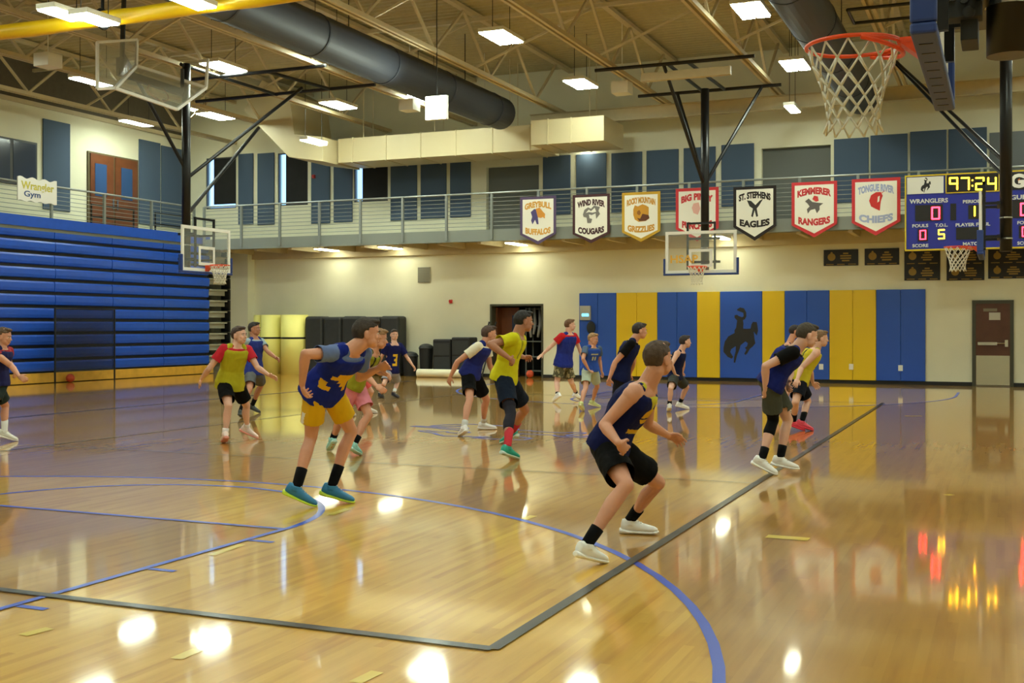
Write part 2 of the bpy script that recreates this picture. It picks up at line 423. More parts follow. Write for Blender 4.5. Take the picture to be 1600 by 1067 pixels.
# ================================================================== ROOF STEEL
JX = [-24.9, -21.7, -18.7, -15.6, -12.3, -9.0, -5.75, -2.5, .7, 3.9, 7.1]
def joist(x):
    t = thing('roof_joist', (x, YB, TRUSSB), 'tan open-web steel roof joist running from near side to far wall', 'roof joist', 'open-web roof joists')
    MB().beam((x, YB, DECK-.14), (x, YF, DECK-.14), .16, .1).build('top_chord', M_steel, t)
    m_ = MB(); m_.beam((x-.07, YB, TRUSSB+.05), (x-.07, YF, TRUSSB+.05), .07, .1); m_.beam((x+.07, YB, TRUSSB+.05), (x+.07, YF, TRUSSB+.05), .07, .1)
    m_.build('bottom_chord', M_steel, t)
    wb = MB(); y = YB+.3; k = 0
    while y+1.6 < YF:
        a, b = (TRUSSB+.08, DECK-.2) if k % 2 == 0 else (DECK-.2, TRUSSB+.08)
        wb.beam((x, y, a), (x, y+1.6, b), .06, .06); y += 1.6; k += 1
    wb.build('web', M_steel, t)
for x in JX: joist(x)
for i, y in enumerate((9.3, 14.2, 21.2, 26.3)):
    m_ = MB().beam((XU, y, DECK-.28), (XR, y, DECK-.28), .09, .09)
    for k in range(len(JX)-1):
        m_.beam((JX[k], y, TRUSSB+.1), (JX[k+1], y, DECK-.28), .05, .05)
    tag(m_.build('cross_bridging', M_steel), ['thin tan cross bridging between roof joists, row nearest the camera','thin tan cross bridging between roof joists just before the yellow curtain','thin tan cross bridging between roof joists just beyond the yellow curtain','thin tan cross bridging between roof joists, row nearest far wall'][i], 'bracing', 'cross bridging rows')
g = MB(); g.box(-13.2, XR, 32.2, 32.42, 7.98, 8.0).box(-13.2, XR, 32.2, 32.42, 7.62, 7.64).box(-13.2, XR, 32.3, 32.32, 7.64, 7.98)
tag(g.build('girder', M_steel), 'tan steel beam spanning above the balcony near far wall', 'beam')

# ducts
def round_duct(x, z, y0, y1, r, label):
    t = thing('round_duct', (x, y0, z-r), label, 'duct')
    m_ = MB(); m_.cyl((x, y0, z), (x, y1, z), r, 28); m_.build('duct_pipe', M_duct, t, smooth=False).data.polygons.foreach_set('use_smooth', [True]*30)
    y = y0+1.5
    while y < y1-.3: MB().cyl((x, y, z), (x, y+.05, z), r+.012, 28).build('duct_seam', M_duct, t); y += 3.0
    hg = MB(); y = y0+3
    while y < y1: hg.cyl((x, y, z+r), (x, y, DECK-.1), .012, 6); y += 6
    hg.build('hanger', M_black, t)
round_duct(-13.4, 7.75, YB+.1, 30.5, .46, 'long dark blue round duct hanging under the roof, left one')
round_duct(-3.55, 7.75, YB+.1, 32.1, .46, 'long dark blue round duct hanging under the roof, right one')
def duct_box(lbl, *bx):
    m_ = MB()
    for b in bx: m_.box(*b)
    return tag(m_.build('rectangular_duct', M_ductw, bevel=.02), lbl, 'duct')
rd = MB(); rd.box(-19.3, -12.4, 31.2, 32.6, 6.75, 7.5)
x = -18.8
while x < -12.6: rd.box(x, x+.03, 31.18, 32.62, 6.73, 7.52); x += 1.2
rd.box(-12.5, -10.3, 30.6, 32.4, 6.8, 7.5)
for x in (-18.5, -16, -13.5, -11.0):
    for y in (31.4, 32.0): rd.cyl((x, y, 7.5), (x, y, DECK-.06), .012, 6)
for x in (-12.0, -11.3): rd.box(x, x+.03, 30.58, 32.42, 6.78, 7.52)
tag(rd.build('rectangular_duct', M_ductw), 'tan rectangular sheet metal duct above the far balcony', 'duct')
sd = MB()
for a in ((-21.9, 8.35), (-19.2, 6.75)): pass
P = [(-22.3, 8.5), (-20.6, 6.9), (-19.35, 6.7), (-19.35, 7.45), (-20.4, 7.6), (-20.6, 8.9), (-21.6, 9.4)]
sd.prism([(a, b) for a, b in P], (0, 32.6, 0), (1,0,0), (0,0,1), 2.2)
tag(sd.build('sloping_duct', M_ductw), 'wide tan duct sloping down from the roof to the balcony duct', 'duct')

# lamps --------------------------------------------------------------
def lamp_proto(name, label, sx, sy, mt, group, loc, hang):
    x, y, z = loc
    t = thing(name, loc, label, 'ceiling light', group)
    MB().box(x-sx/2, x+sx/2, y-sy/2, y+sy/2, z, z+.09).build('housing', M_housing, t, bevel=.01)
    d = MB()
    k = 2 if sx > .4 else 1
    for i in range(k):
        a = x-sx/2+.02+i*(sx/k); d.box(a, a+sx/k-.04, y-sy/2+.02, y+sy/2-.02, z-.03, z)
    d.build('diffuser', mt, t, bevel=.01)
    if hang:
        h = MB()
        for q in (-1, 1): h.cyl((x, y+q*sy*.4, z+.09), (x, y+q*sy*.4, DECK-.05), .008, 6)
        h.build('hanger', M_black, t)
    return t
def dup(root, loc, label):
    r = root.copy(); COL.objects.link(r); r.location = loc; r['label'] = label; ORG[r.name] = Vector(loc)
    for ch in root.children:
        c = ch.copy(); COL.objects.link(c); c.parent = r
    return r
rows = [(29.1, [-25.4, -22.4, -18.0, -15.1, -10.45, -4.8, 1.2, 6.5], 'row nearest the far wall'),
        (23.7, [-22.2, -18.0, -15.0, -10.4, -4.8, 1.2, 6.5], 'middle row of the frame'),
        (18.4, [-22.2, -10.4, -4.8, 1.2, 6.5], 'row level with the yellow curtain'),
        (12.5, [-21, -15.5, -10.4, -4.8, 1.2, 6.5], 'row before the curtain'),
        (6.5, [-21, -15.5, -10.4, -4.8, 1.2, 6.5], 'row above the near basket'),
        (0.5, [-21, -15.5, -10.4, -4.8, 1.2, 6.5], 'row over the camera')]
proto = None
for y, xs, nm in rows:
    for i, x in enumerate(xs):
        lb = 'bright high-bay light, %s from left in the %s' % (ORD[i], nm)
        if proto is None: proto = lamp_proto('high_bay_light', lb, .62, 1.2, M_lamp, 'high-bay roof lights', (x, y, LA), True)
        else: dup(proto, (x, y, LA), lb)
proto2 = None
for px, py, lb in ((98,12,'bright light hanging before the yellow curtain, leftmost'),(148,30,'bright light hanging before the yellow curtain, second from left'),(300,3,'bright light before the yellow curtain at the top edge')):
    p = at(px, py, Y=15.1); p.z = min(p.z, 6.95)
    if proto2 is None: proto2 = lamp_proto('high_bay_light', lb, .42, .8, M_lamp, 'high-bay roof lights', p, True)
    else: dup(proto2, p, lb)
bp_ = None
for i, (px, py) in enumerate(((462,386),(575,384),(780,378),(1112,368))):
    p = at(px, py, Z=SLAB0-.05); lb = 'long light under the balcony, %s from the left' % ORD[i]
    p = Vector((p.x, 32.5, SLAB0-.02))
    if bp_ is None: bp_ = lamp_proto('balcony_light', lb, .3, 1.2, M_lampb, 'lights under the balcony', p, False)
    else: dup(bp_, p, lb)
for px, py, lb in ((914,231,'wall light tucked behind the duct above blue panels'),(490,222,'slim light left of the sloping duct near the far windows'),(1238,170,'slim light right of the main basket frame near far wall'),(305,172,'slim light behind the left basket mast')):
    p = at(px, py, Y=32.0)
    yy = {914: 33.1, 490: 29.0, 1238: 31.5, 305: 31.5}[px]; p = at(px, py, Y=yy)
    lamp_proto('wall_light', lb, .3, .5 if px == 914 else 1.1, M_lampb, None, p, px != 914)

p = at(681, 168, Y=24.0)
t = thing('tilted_light', p, 'bright white square light panel tilted down beside the blue duct', 'ceiling light')
MB().box(p.x-.28, p.x+.28, 24.0, 24.1, p.z-.28, p.z+.28).build('housing', M_housing, t, bevel=.01)
MB().box(p.x-.26, p.x+.26, 23.98, 24.0, p.z-.26, p.z+.26).build('diffuser', M_lamp, t)
MB().cyl((p.x, 24.05, p.z+.28), (p.x, 24.05, DECK-.05), .012, 6).build('hanger', M_black, t)
# yellow divider curtain rolled up
t = thing('divider_curtain', (XU+.4, 15.7, 6.8), 'yellow vinyl divider curtain rolled up under the roof', 'curtain')
cz = 6.97
m_ = MB(); n = 24
pts = []
for i in range(60):
    x = XU+.4+(XR-XU-.8)*i/59
    pts.append((x, 15.7, cz+.008*math.sin(i*1.7)))
m_.tube(pts, [.135+.004*math.sin(i*2.3) for i in range(60)], 16); m_.build('rolled_vinyl', M_curtain, t, smooth=True)
for x in (-25.2, -19.6, -14.5, -8.5, -5.0, 0, 4.4, 8.5):
    r_ = MB(); r_.tube([(x, 15.7+.16*math.cos(a*math.pi/8), cz+.165*math.sin(a*math.pi/8)) for a in range(16)], .03, 6, closed=True); r_.cyl((x, 15.7, cz+.16), (x, 15.7, 8.28), .03, 8)
    r_.build('strap', M_black, t)
m_ = MB().cyl((XU+.4, 15.7, 8.28), (XR-.4, 15.7, 8.28), .04, 8); 
for x in JX: m_.cyl((x, 15.7, 8.3), (x, 15.7, TRUSSB+.05), .02, 6)
m_.build('drive_pipe', M_black, t)

# ================================================================== BLEACHERS
t = thing('bleachers', (XL, 14, 0), 'blue bleachers folded against the left wall under the balcony', 'bleachers')
FX = -24.8
bz = [.33+.375*i for i in range(11)]   # lower edge of each blue board
BE = 31.9
MB().box(XL-1.6, FX-.12, 2, BE-.02, 0, 4.10).build('understructure', M_rubber, t)
k_ = MB().box(FX-.12, FX, 2, BE+.2, .02, .29); k_.build('kickboard', M_kick, t)
for i, z in enumerate(bz):
    top = z+.285
    off = .02*math.sin(i*3)
    b = MB()
    pr = [(0, 0), (.03, .02), (.045, .10), (.045, top-z-.05), (.02, top-z), (-.25, top-z), (-.25, 0)]
    y = 2.0
    while y < BE-.01:
        y2 = min(y+2.3, BE)
        b.prism([(a, c) for a, c in pr], (FX-.06+off, y2-.012, z), (1,0,0), (0,0,1), (y2-y)-.024)
        y = y2
    b.build('bench_row', M_bluebench, t)
    MB().box(FX-.30, FX-.03, BE+.02, BE+1.0, z+.24, z+.29).box(FX-.2, FX-.14, BE+.02, BE+1.0, z+.08, z+.24).build('aisle_step', mat('step_grey', (170,168,150), .5), t)
MB().box(FX-.025, FX+.02, 2, BE, 4.36, 4.66).build('top_board', M_bluebench, t)
ss = MB()
for z in bz:
    ss.box(FX-.31, FX+.03, BE+1.02, BE+1.28, z-.05, z+.30)
ss.build('side_frame', M_black, t)
for i in range(5):
    z = 1.3+.72*i
    MB().tube([(FX+.1, BE+1.2, z), (FX+.42, BE+1.2, z+.02), (FX+.5, BE+1.2, z+.2), (FX+.42, BE+1.2, z+.42), (FX+.1, BE+1.2, z+.42)], .022, 6).build('hand_grip', M_black, t)

# dark mesh screen standing before the bleachers
p0, p1 = at(86, 590, X=-24.2), at(179, 590, X=-24.2)
tp = at(130, 483, X=-24.2).z; lo = at(130, 579, X=-24.2).z
t = thing('mesh_screen', (-24.2, (p0.y+p1.y)/2, 0), 'dark see-through mesh screen standing in front of blue bleachers', 'screen')
f_ = MB(); 
for y in (p0.y, p1.y): f_.cyl((-24.2, y, 0), (-24.2, y, tp), .025, 8)
f_.cyl((-24.2, p0.y, tp), (-24.2, p1.y, tp), .02, 8)
f_.cyl((-24.2, p0.y, lo), (-24.2, p1.y, lo), .015, 8)
f_.build('frame', M_black, t)
MB().box(-24.21, -24.19, p0.y, p1.y, lo, tp).build('mesh_panel', mat('dark_mesh', (18,20,26), .8, alpha=.42), t)

# ================================================================== BALCONY RAILINGS
def railing(lbl, x0, y0, x1, y1, n, name='balcony_railing'):
    p, q = Vector((x0, y0, SLAB1)), Vector((x1, y1, SLAB1)); h = 1.1
    t = thing(name, (p+q)/2, lbl, 'railing')
    MB().cyl(p+Vector((0,0,h)), q+Vector((0,0,h)), .03, 8).build('top_rail', M_railm, t)
    w_ = MB()
    for k in range(1, 9): w_.cyl(p+Vector((0,0,h*k/9.2)), q+Vector((0,0,h*k/9.2)), .009, 5)
    w_.build('cable', M_railm, t)
    for i in range(n+1):
        c = p.lerp(q, i/n); MB().box(c.x-.035, c.x+.035, c.y-.035, c.y+.035, (SLAB1 if x0 == x1 else SLAB0+.05), SLAB1+h).build('post', M_railm, t)
railing('grey cable railing along the far balcony', RX, RY-.15, XR, RY-.15, 23)
railing('grey cable railing along the left balcony above the bleachers', -24.9, 2, -24.9, RY-.3, 14)
for (y0, y1, lb) in ((26.6, 28.4, 'black guard rail on left balcony behind the left basket'), (29.4, 31.1, 'black guard rail at balcony corner near bleacher end')):
    g_ = MB(); x = -24.99
    g_.tube([(x, y0, SLAB1), (x, y0, SLAB1+.75), (x, y1, SLAB1+.75), (x, y1, SLAB1)], .03, 6); g_.cyl((x, y0, SLAB1+.4), (x, y1, SLAB1+.4), .025, 6)
    tag(g_.build('guard_rail', M_black), lb, 'guard rail')
RL = -24.99
# sign on the left railing
p0, p1 = at(27, 296, X=RL+.14), at(88, 300, X=RL+.14)
zt, zb = at(57, 280, X=RL+.14).z, at(57, 316, X=RL+.14).z
t = thing('gym_sign', (RL+.14, (p0.y+p1.y)/2, zb), 'white wavy sign with gold and blue lettering on left railing', 'sign')
W = p1.y-p0.y; Hh = zt-zb; pl = []
for i in range(20): pl.append((W*i/19, .02*math.sin(i*1.3)))
for i in range(20): pl.append((W*(19-i)/19, Hh+.03*math.sin(i*1.1+1)))
MB().prism(pl, (RL+.13, p0.y, zb), (0,1,0), (0,0,1), .03).build('sign_board', M_white, t)
text_mesh('Wrangler', .30, (RL+.165, (p0.y+p1.y)/2, zb+Hh*.52), (0,1,0), (0,0,1), mat('sign_gold', (200,190,70), .6), t, width=W*.84, bold=.02)
text_mesh('Gym', .22, (RL+.165, p0.y+W*.36, zb+Hh*.2), (0,1,0), (0,0,1), mat('sign_blue', (60,90,140), .6), t, width=W*.42, bold=.02)

# ================================================================== WALL PANELS
pan = [(372,395,240,351),(402,428,239,351),(486,515,236,349),(521,550,236,347),(610,651,258,344),(657,697,255,341),(703,735,252,339),
       (848,891,243,335),(900,947,240,333),(955,1003,238,332),(1010,1060,234,330),(1068,1118,230,326),(1127,1178,225,322),
       (1303,1357,216,316),(1360,1418,210,310),(1422,1479,204,306),(1482,1542,200,302)]
for i, (a, b, c, d) in enumerate(pan):
    r = rect(a, b, c, d, YF-.05)
    o = MB().box(r[0], r[1], YF-.05, YF-.003, r[2], r[3]).build('acoustic_panel', M_bgrey, bevel=.01)
    tag(o, 'blue-grey acoustic panel above the far balcony, %s from the left' % ORD[i], 'wall panel', 'acoustic panels on the far wall')
for (a, b, c, d, lb) in ((68,110,190,329,'narrow blue-grey acoustic panel left of the wooden double door'),(218,251,221,352,'blue-grey acoustic panel just right of the wooden double door'),(253,286,231,356,'blue-grey acoustic panel nearest the left corner')):
    p, q = at(a, c, X=XU+.05), at(b, c, X=XU+.05); zt = at((a+b)/2, c, X=XU).z; zb = at((a+b)/2, d, X=XU).z
    tag(MB().box(XU+.003, XU+.05, p.y, q.y, zb, zt).build('acoustic_panel', M_bgrey, bevel=.01), lb, 'wall panel', 'acoustic panels on the left wall')
# left wall window
p, q = at(-70, 215, X=XU+.02), at(57, 225, X=XU+.02); zt = at(0, 213, X=XU).z; zb = at(0, 285, X=XU).z
o = MB().box(XU+.002, XU+.05, p.y, q.y, zb, zt).build('window_5', mat('window_frame', (60,62,62), .5)); tag(o, kind='structure')
w_ = MB(); W = (q.y-p.y)/3
for i in range(3): w_.box(XU+.05, XU+.06, p.y+W*i+.06, p.y+W*(i+1)-.06, zb+.06, zt-.06)
w_.build('window_pane', mat('night_glass', (58,68,86), .15), o)
# left wall double door
p, q = at(138, 240, X=XU+.02), at(213, 240, X=XU+.02); zt = at(175, 246, X=XU).z
o = MB().box(XU+.002, XU+.06, p.y-.05, q.y+.05, SLAB1, zt+.06).build('door_1', mat('door_frame', (96,84,58), .5)); tag(o, kind='structure')
mid = (p.y+q.y)/2
for a, b, s_ in ((p.y, mid-.01, 0), (mid+.01, q.y, 1)):
    d = MB().box(XU+.06, XU+.09, a+.03, b-.03, SLAB1+.02, zt).build('door_leaf', M_wood, o)
    c0 = a+.30 if s_ else a+.22
    MB().box(XU+.09, XU+.1, c0, c0+.52, zt-1.35, zt-.3).build('door_window', mat('blue_glass', (50,78,120), .15), d)
    MB().box(XU+.09, XU+.13, (mid-.12 if not s_ else mid+.08), (mid-.06 if not s_ else mid+.14), SLAB1+.95, SLAB1+1.3).build('door_handle', M_chrome, d)

# far wall pads
edges = [905,963,1027,1089,1125,1191,1226,1296,1369,1446]
cols = 'bybybybyb'; k = 0
PZ0, PZ1 = .1, at(1170, 455, Y=YF-.06).z
for i in range(9):
    a, b = at(edges[i], 500, Y=YF-.06).x, at(edges[i+1], 500, Y=YF-.06).x
    nsub = 2 if (i not in (3, 5, 4)) else 1
    for j in range(nsub):
        x0, x1 = a+(b-a)*j/nsub, a+(b-a)*(j+1)/nsub
        o = MB().box(x0+.003, x1-.003, YF-.07, YF-.002, PZ0, PZ1).build('wall_pad', M_blue if cols[i] == 'b' else M_yel, bevel=.012)
        nm = ('blue' if cols[i] == 'b' else 'yellow')
        tag(o, '%s padded wall mat with a black bucking horse emblem' % nm if i == 4 else '%s padded wall mat, %s from the left end of the pad row' % (nm, ORD[k]), 'wall pad', 'padded wall mats')
        k += 1
        if i == 4:
            c = at(1157, 524, Y=YF-.08); s_ = at(1157, 481, Y=YF-.08).z-at(1157, 567, Y=YF-.08).z
            MB().prism([(u_*s_*.5, v_*s_*.5) for u_, v_ in HN], (c.x, YF-.07, c.z), (1,0,0), (0,0,1), .004).build('horse_emblem', mat('emblem_black', (28,28,30), .5), o)
for i, (px, py) in enumerate(((1283,573),(1330,573),(1407,575))):
    p = at(px, py, Y=YF-.08)
    tag(MB().box(p.x-.06, p.x+.06, YF-.085, YF-.07, p.z-.08, p.z+.08).build('outlet_plate', M_white, bevel=.004), ['white outlet plate on the blue pad beside yellow pads','white outlet plate on a yellow pad','white outlet plate on the rightmost blue pads'][i], 'outlet', 'outlet plates on the pads')
# control box on the left pad
p = at(915, 489, Y=YF-.1)
t = thing('control_box', (p.x, YF-.1, p.z-.2), 'small light grey box with glowing cyan display on blue pads', 'control box')
MB().box(p.x-.17, p.x+.17, YF-.16, YF-.07, p.z-.22, p.z+.22).build('case', mat('light_grey_box', (170,172,165), .5), t, bevel=.01)
MB().box(p.x-.1, p.x+.12, YF-.165, YF-.16, p.z-.1, p.z-.02).build('display', mat('cyan_display', (90,210,255), .4, emit=2.5), t)
p = at(924, 512, Y=YF-.1)
m_ = MB(); m_.ell((p.x, YF-.13, p.z), (Vector((.14,0,0)), Vector((0,.06,0)), Vector((0,0,.2))))
tag(m_.build('hanging_bag', mat('bag_dark', (34,38,40), .8), smooth=True), 'small dark bag hanging below the control box', 'bag')
# right door on far wall
p, q = at(1519, 470, Y=YF), at(1584, 470, Y=YF); dz = at(1550, 469, Y=YF).z
o = MB().box(p.x, p.x+.09, YF-.06, YF-.002, 0, dz).box(q.x-.09, q.x, YF-.06, YF-.002, 0, dz).box(p.x+.09, q.x-.09, YF-.06, YF-.002, dz-.09, dz).build('door_2', mat('frame_olive', (66,66,50), .5)); tag(o, kind='structure')
d = MB().box(p.x+.09, q.x-.09, YF-.045, YF-.005, .02, dz-.09).build('door_leaf', M_woodd, o)
MB().box(p.x+.1, q.x-.1, YF-.052, YF-.045, .03, .82).build('kick_plate', M_brushed, d)
m_ = MB(); m_.box(p.x+.16, p.x+.62, YF-.12, YF-.07, 1.10, 1.18).cyl((p.x+.62, YF-.1, 1.15), (q.x-.2, YF-.1, 1.15), .02, 8); m_.box(q.x-.22, q.x-.14, YF-.12, YF-.045, 1.06, 1.24); m_.box(p.x+.14, p.x+.18, YF-.08, YF-.045, 1.1, 1.18)
m_.build('push_bar', M_chrome, d)
MB().box(p.x+.28, p.x+.62, YF-.05, YF-.045, dz-.3, dz-.22).build('door_plate', mat('plate_grey', (120,112,90), .5), d)
MB().box(p.x+.42, p.x+.7, YF-.05, YF-.045, dz-.53, dz-.33).build('paper_notice', mat('paper', (190,186,170), .7), d)
# doorway to storage: open brown door, rack, ball rack
o = MB().box(dwx0, dwx0+.06, YF-.02, YF+.3, 0, dwz).box(dwx1-.06, dwx1, YF-.02, YF+.3, 0, dwz).box(dwx0+.06, dwx1-.06, YF-.02, YF+.3, dwz-.06, dwz).build('door_3', mat('frame_olive', (66,66,50), .5)); tag(o, kind='structure')
hx = dwx0+.72
d = MB().box(dwx0+.1, hx, YF+.62, YF+.67, .02, dwz-.1).box(dwx0+.06, dwx0+.12, YF+.3, YF+.67, .02, dwz-.1).build('door_leaf', M_wood, o)
MB().box(dwx0+.5, dwx0+.64, YF+.6, YF+.62, 1.2, dwz-.35).build('door_window', mat('night_glass', (58,68,86), .15), d)
t = thing('storage_rack', (dwx1-.6, YF+1.3, 0), 'grey wire rack with white cloths inside the storage doorway', 'rack')
m_ = MB()
for x in (dwx1-1.0, dwx1-.1):
    for y in (YF+1.0, YF+1.6): m_.cyl((x, y, 0), (x, y, 2.2), .025, 8)
for z in (.15, .6, 1.1, 1.6, 2.15): m_.box(dwx1-1.02, dwx1-.08, YF+.98, YF+1.62, z, z+.03)
m_.build('shelf_frame', M_railm, t)
m_ = MB()
for i in range(5):
    x = dwx1-.85+.17*i; m_.tube([(x, YF+.95, 2.2), (x+.04*math.sin(i), YF+.92, 1.7), (x+.06*math.cos(i*2), YF+.92, 1.25+.1*(i % 2))], [.03, .055, .04], 8)
m_.build('hanging_cloth', mat('cloth_grey', (176,182,186), .8), t, smooth=True)

# storage items along far wall
t_y = mat('pale_yellow_vinyl', (240,232,132), .5, bump=.1, bump_scale=5)
for i, (a, b) in enumerate(((397,411),(410,441),(441,481))):
    x0, x1 = at(a, 492, Y=YF-.5).x, at(b, 492, Y=YF-.5).x; r = (x1-x0)/2; zt = at(440, 492, Y=YF-.5).z
    t = thing('rolled_mat', ((x0+x1)/2, YF-.5, 0), ['narrow pale yellow rolled mat standing in the far left corner','pale yellow rolled mat standing between two others','pale yellow rolled mat standing beside the black crash pads'][i], 'rolled mat', 'pale yellow rolled mats')
    MB().cyl(((x0+x1)/2, YF-.52, 0), ((x0+x1)/2, YF-.52, zt), min(r, .49)-.03, 28).build('roll', t_y, t).data.polygons.foreach_set('use_smooth', [True]*30)
    if i: MB().cyl(((x0+x1)/2, YF-.52, 1.18), ((x0+x1)/2, YF-.52, 1.24), min(r, .49)-.024, 28).build('strap', M_black, t)
x0, x1 = at(483, 494, Y=YF-.4).x, at(630, 494, Y=YF-.4).x; zt = at(560, 494, Y=YF-.4).z
for i in range(5):
    a, b = x0+(x1-x0)*i/5, x0+(x1-x0)*(i+1)/5
    o = MB().box(a+.01, b-.01, YF-.7, YF-.1, .0, zt-.02*(i % 2)).build('crash_pad', M_char, bevel=.09)
    tag(o, 'tall black crash pad against far wall, %s from the left' % ORD[i], 'crash pad', 'black crash pads')
def bin_(px, py0, r, h, lb, lid=True):
    p = at(px, py0, Z=0); p = Vector((p.x, min(p.y, YF-.45), 0)); p.x = at(px, py0, Y=p.y).x
    t = thing('trash_bin', p, lb, 'trash bin')
    MB().cyl(p, p+Vector((0,0,h)), r*.82, 24, r1=r).build('bin_body', M_rubber, t)
    if lid:
        m_ = MB(); m_.cyl(p+Vector((0,0,h)), p+Vector((0,0,h+.05)), r*1.06, 24); m_.ell(p+Vector((0,0,h+.05)), (Vector((r,0,0)), Vector((0,r,0)), Vector((0,0,.12)))); m_.build('bin_lid', M_char, t, smooth=True)
bin_(641, 586, .25, .62, 'low black trash bin beside the crash pads')
bin_(666, 587, .23, .88, 'tall black lidded trash bin beside the black carts')
def cart(a, b, yt, lb, yy):
    p, q = at(a, 580, Y=yy).x, at(b, 580, Y=yy).x; zt = at((a+b)/2, yt, Y=yy).z
    t = thing('storage_cart', ((p+q)/2, yy, 0), lb, 'cart')
    MB().box(p, q, yy, yy+.6, .12, zt).build('cart_body', M_rubber, t, bevel=.04)
    m_ = MB()
    for i in range(2): m_.box(p+.04, q-.04, yy-.012, yy, .2+(zt-.3)*.5*i+.03, .2+(zt-.3)*.5*(i+1)-.02)
    m_.build('cart_panel', M_char, t, bevel=.01)
    for x in (p+.1, q-.1):
        for y in (yy+.1, yy+.5): MB().cyl((x-.02, y, .06), (x+.02, y, .06), .06, 14).build('wheel', M_black, t)
cart(676, 704, 530, 'left of two tall black storage carts by far wall', YF-.75)
cart(705, 734, 527, 'right of two tall black storage carts by far wall', YF-.75)
p, q = at(653, 584, Y=YF-1.1), at(737, 584, Y=YF-1.1)
m_ = MB().cyl((p.x, YF-1.1, .13), (q.x, YF-1.1, .13), .13, 20); m_.cyl((p.x-.002, YF-1.1, .13), (p.x+.01, YF-1.1, .13), .05, 12)
tag(m_.build('rolled_tarp', mat('cream_tarp', (232,226,196), .6)), 'cream rolled tarp lying on floor before the black carts', 'rolled tarp')
t = thing('step_ladder', (at(750,560,Y=YF-.3).x, YF-.3, 0), 'dark thin ladder leaning on far wall left of the doorway', 'ladder')
lx = at(756, 560, Y=YF-.3).x
for s_ in (-.12, .12): MB().beam((lx+s_-.15, YF-.4, 0), (lx+s_+.2, YF-.06, 1.75), .04, .03).build('side_rail', M_char, t)
m_ = MB()
for i in range(1, 7):
    f = i/7.0; c = Vector((lx-.15, YF-.4, 0)).lerp(Vector((lx+.2, YF-.06, 1.75)), f); m_.cyl(c-Vector((.12,0,0)), c+Vector((.12,0,0)), .012, 6)
m_.build('rung', M_char, t)
# vent, alarms
p = at(663, 429, Y=YF)
t = thing('wall_vent', (p.x, YF, p.z-.25), 'square grey louvred vent high on far wall', 'vent')
MB().box(p.x-.22, p.x+.22, YF-.04, YF-.002, p.z-.26, p.z+.24).build('vent_frame', mat('vent_grey', (150,148,130), .6), t)
m_ = MB()
for i in range(9): m_.box(p.x-.2, p.x+.2, YF-.05, YF-.04, p.z-.24+.053*i, p.z-.215+.053*i)
m_.build('louvre', mat('vent_slat', (124,122,108), .6), t)
for px, py, lb, dy in ((705,471,'small red fire alarm on the far wall above the carts', 0),(491,276,'small red alarm on an upper acoustic panel', .052)):
    p = at(px, py, Y=YF-dy); m_ = MB().box(p.x-.05, p.x+.05, YF-dy-.06, YF-dy-.001, p.z-.06, p.z+.06); m_.cyl((p.x, YF-dy-.06, p.z+.01), (p.x, YF-dy-.09, p.z+.01), .05, 14)
    tag(m_.build('fire_alarm', mat('alarm_red', (190,40,34), .4), bevel=.005), lb, 'fire alarm')

# ================================================================== RECORD BOARDS, BANNERS, SCOREBOARD
def record_board(a, b, yt, yb, lb, n):
    r = rect(a, b, yt, yb, YF-.03); t = thing('record_board', ((r[0]+r[1])/2, YF, r[2]), lb, 'record board', 'black record boards')
    MB().box(r[0], r[1], YF-.03, YF-.002, r[2], r[3]).build('board', mat('board_black', (20,20,19), .5), t)
    W = r[1]-r[0]; Hh = r[3]-r[2]; rnd = random.Random(int(a))
    for k in range(n):
        em = MB(); ln = MB(); c = r[3]-Hh*(k+.5)/n; x = r[0]+W*.23
        em.cyl((x, YF-.036, c+.02), (x, YF-.03, c+.02), min(.11, Hh/n*.24), 14); em.cyl((x, YF-.036, c+.02+Hh/n*.26), (x, YF-.03, c+.02+Hh/n*.26), .03, 8)
        for i in range(4):
            wd = W*(.16, .3, .36, .26)[i]*.5*(.8+.3*rnd.random()); z = c+Hh/n*(.26-.15*i); ln.box(r[0]+W*.64-wd, r[0]+W*.64+wd, YF-.035, YF-.03, z-Hh/n*.045, z+Hh/n*.045)
        for i in range(3):
            x = r[0]+W*(.18+.32*i); ln.box(x-W*.11, x+W*.11, YF-.035, YF-.03, c-Hh/n*.44, c-Hh/n*.39)
        em.build('gold_seal', mat('dull_gold', (150,122,52), .6), t); ln.build('gold_lines', mat('dull_gold', (150,122,52), .6), t)
record_board(1287,1341,390,415,'small black record board with gold print, left of the pair', 1)
record_board(1351,1405,388,414,'small black record board with gold print, right of the pair', 1)
record_board(1413,1469,389,438,'tall black record board under the left corner of the scoreboard', 2)
record_board(1479,1538,389,438,'tall black record board behind the far right basket net', 2)
record_board(1544,1606,389,435,'tall black record board at the right edge behind the mast', 2)

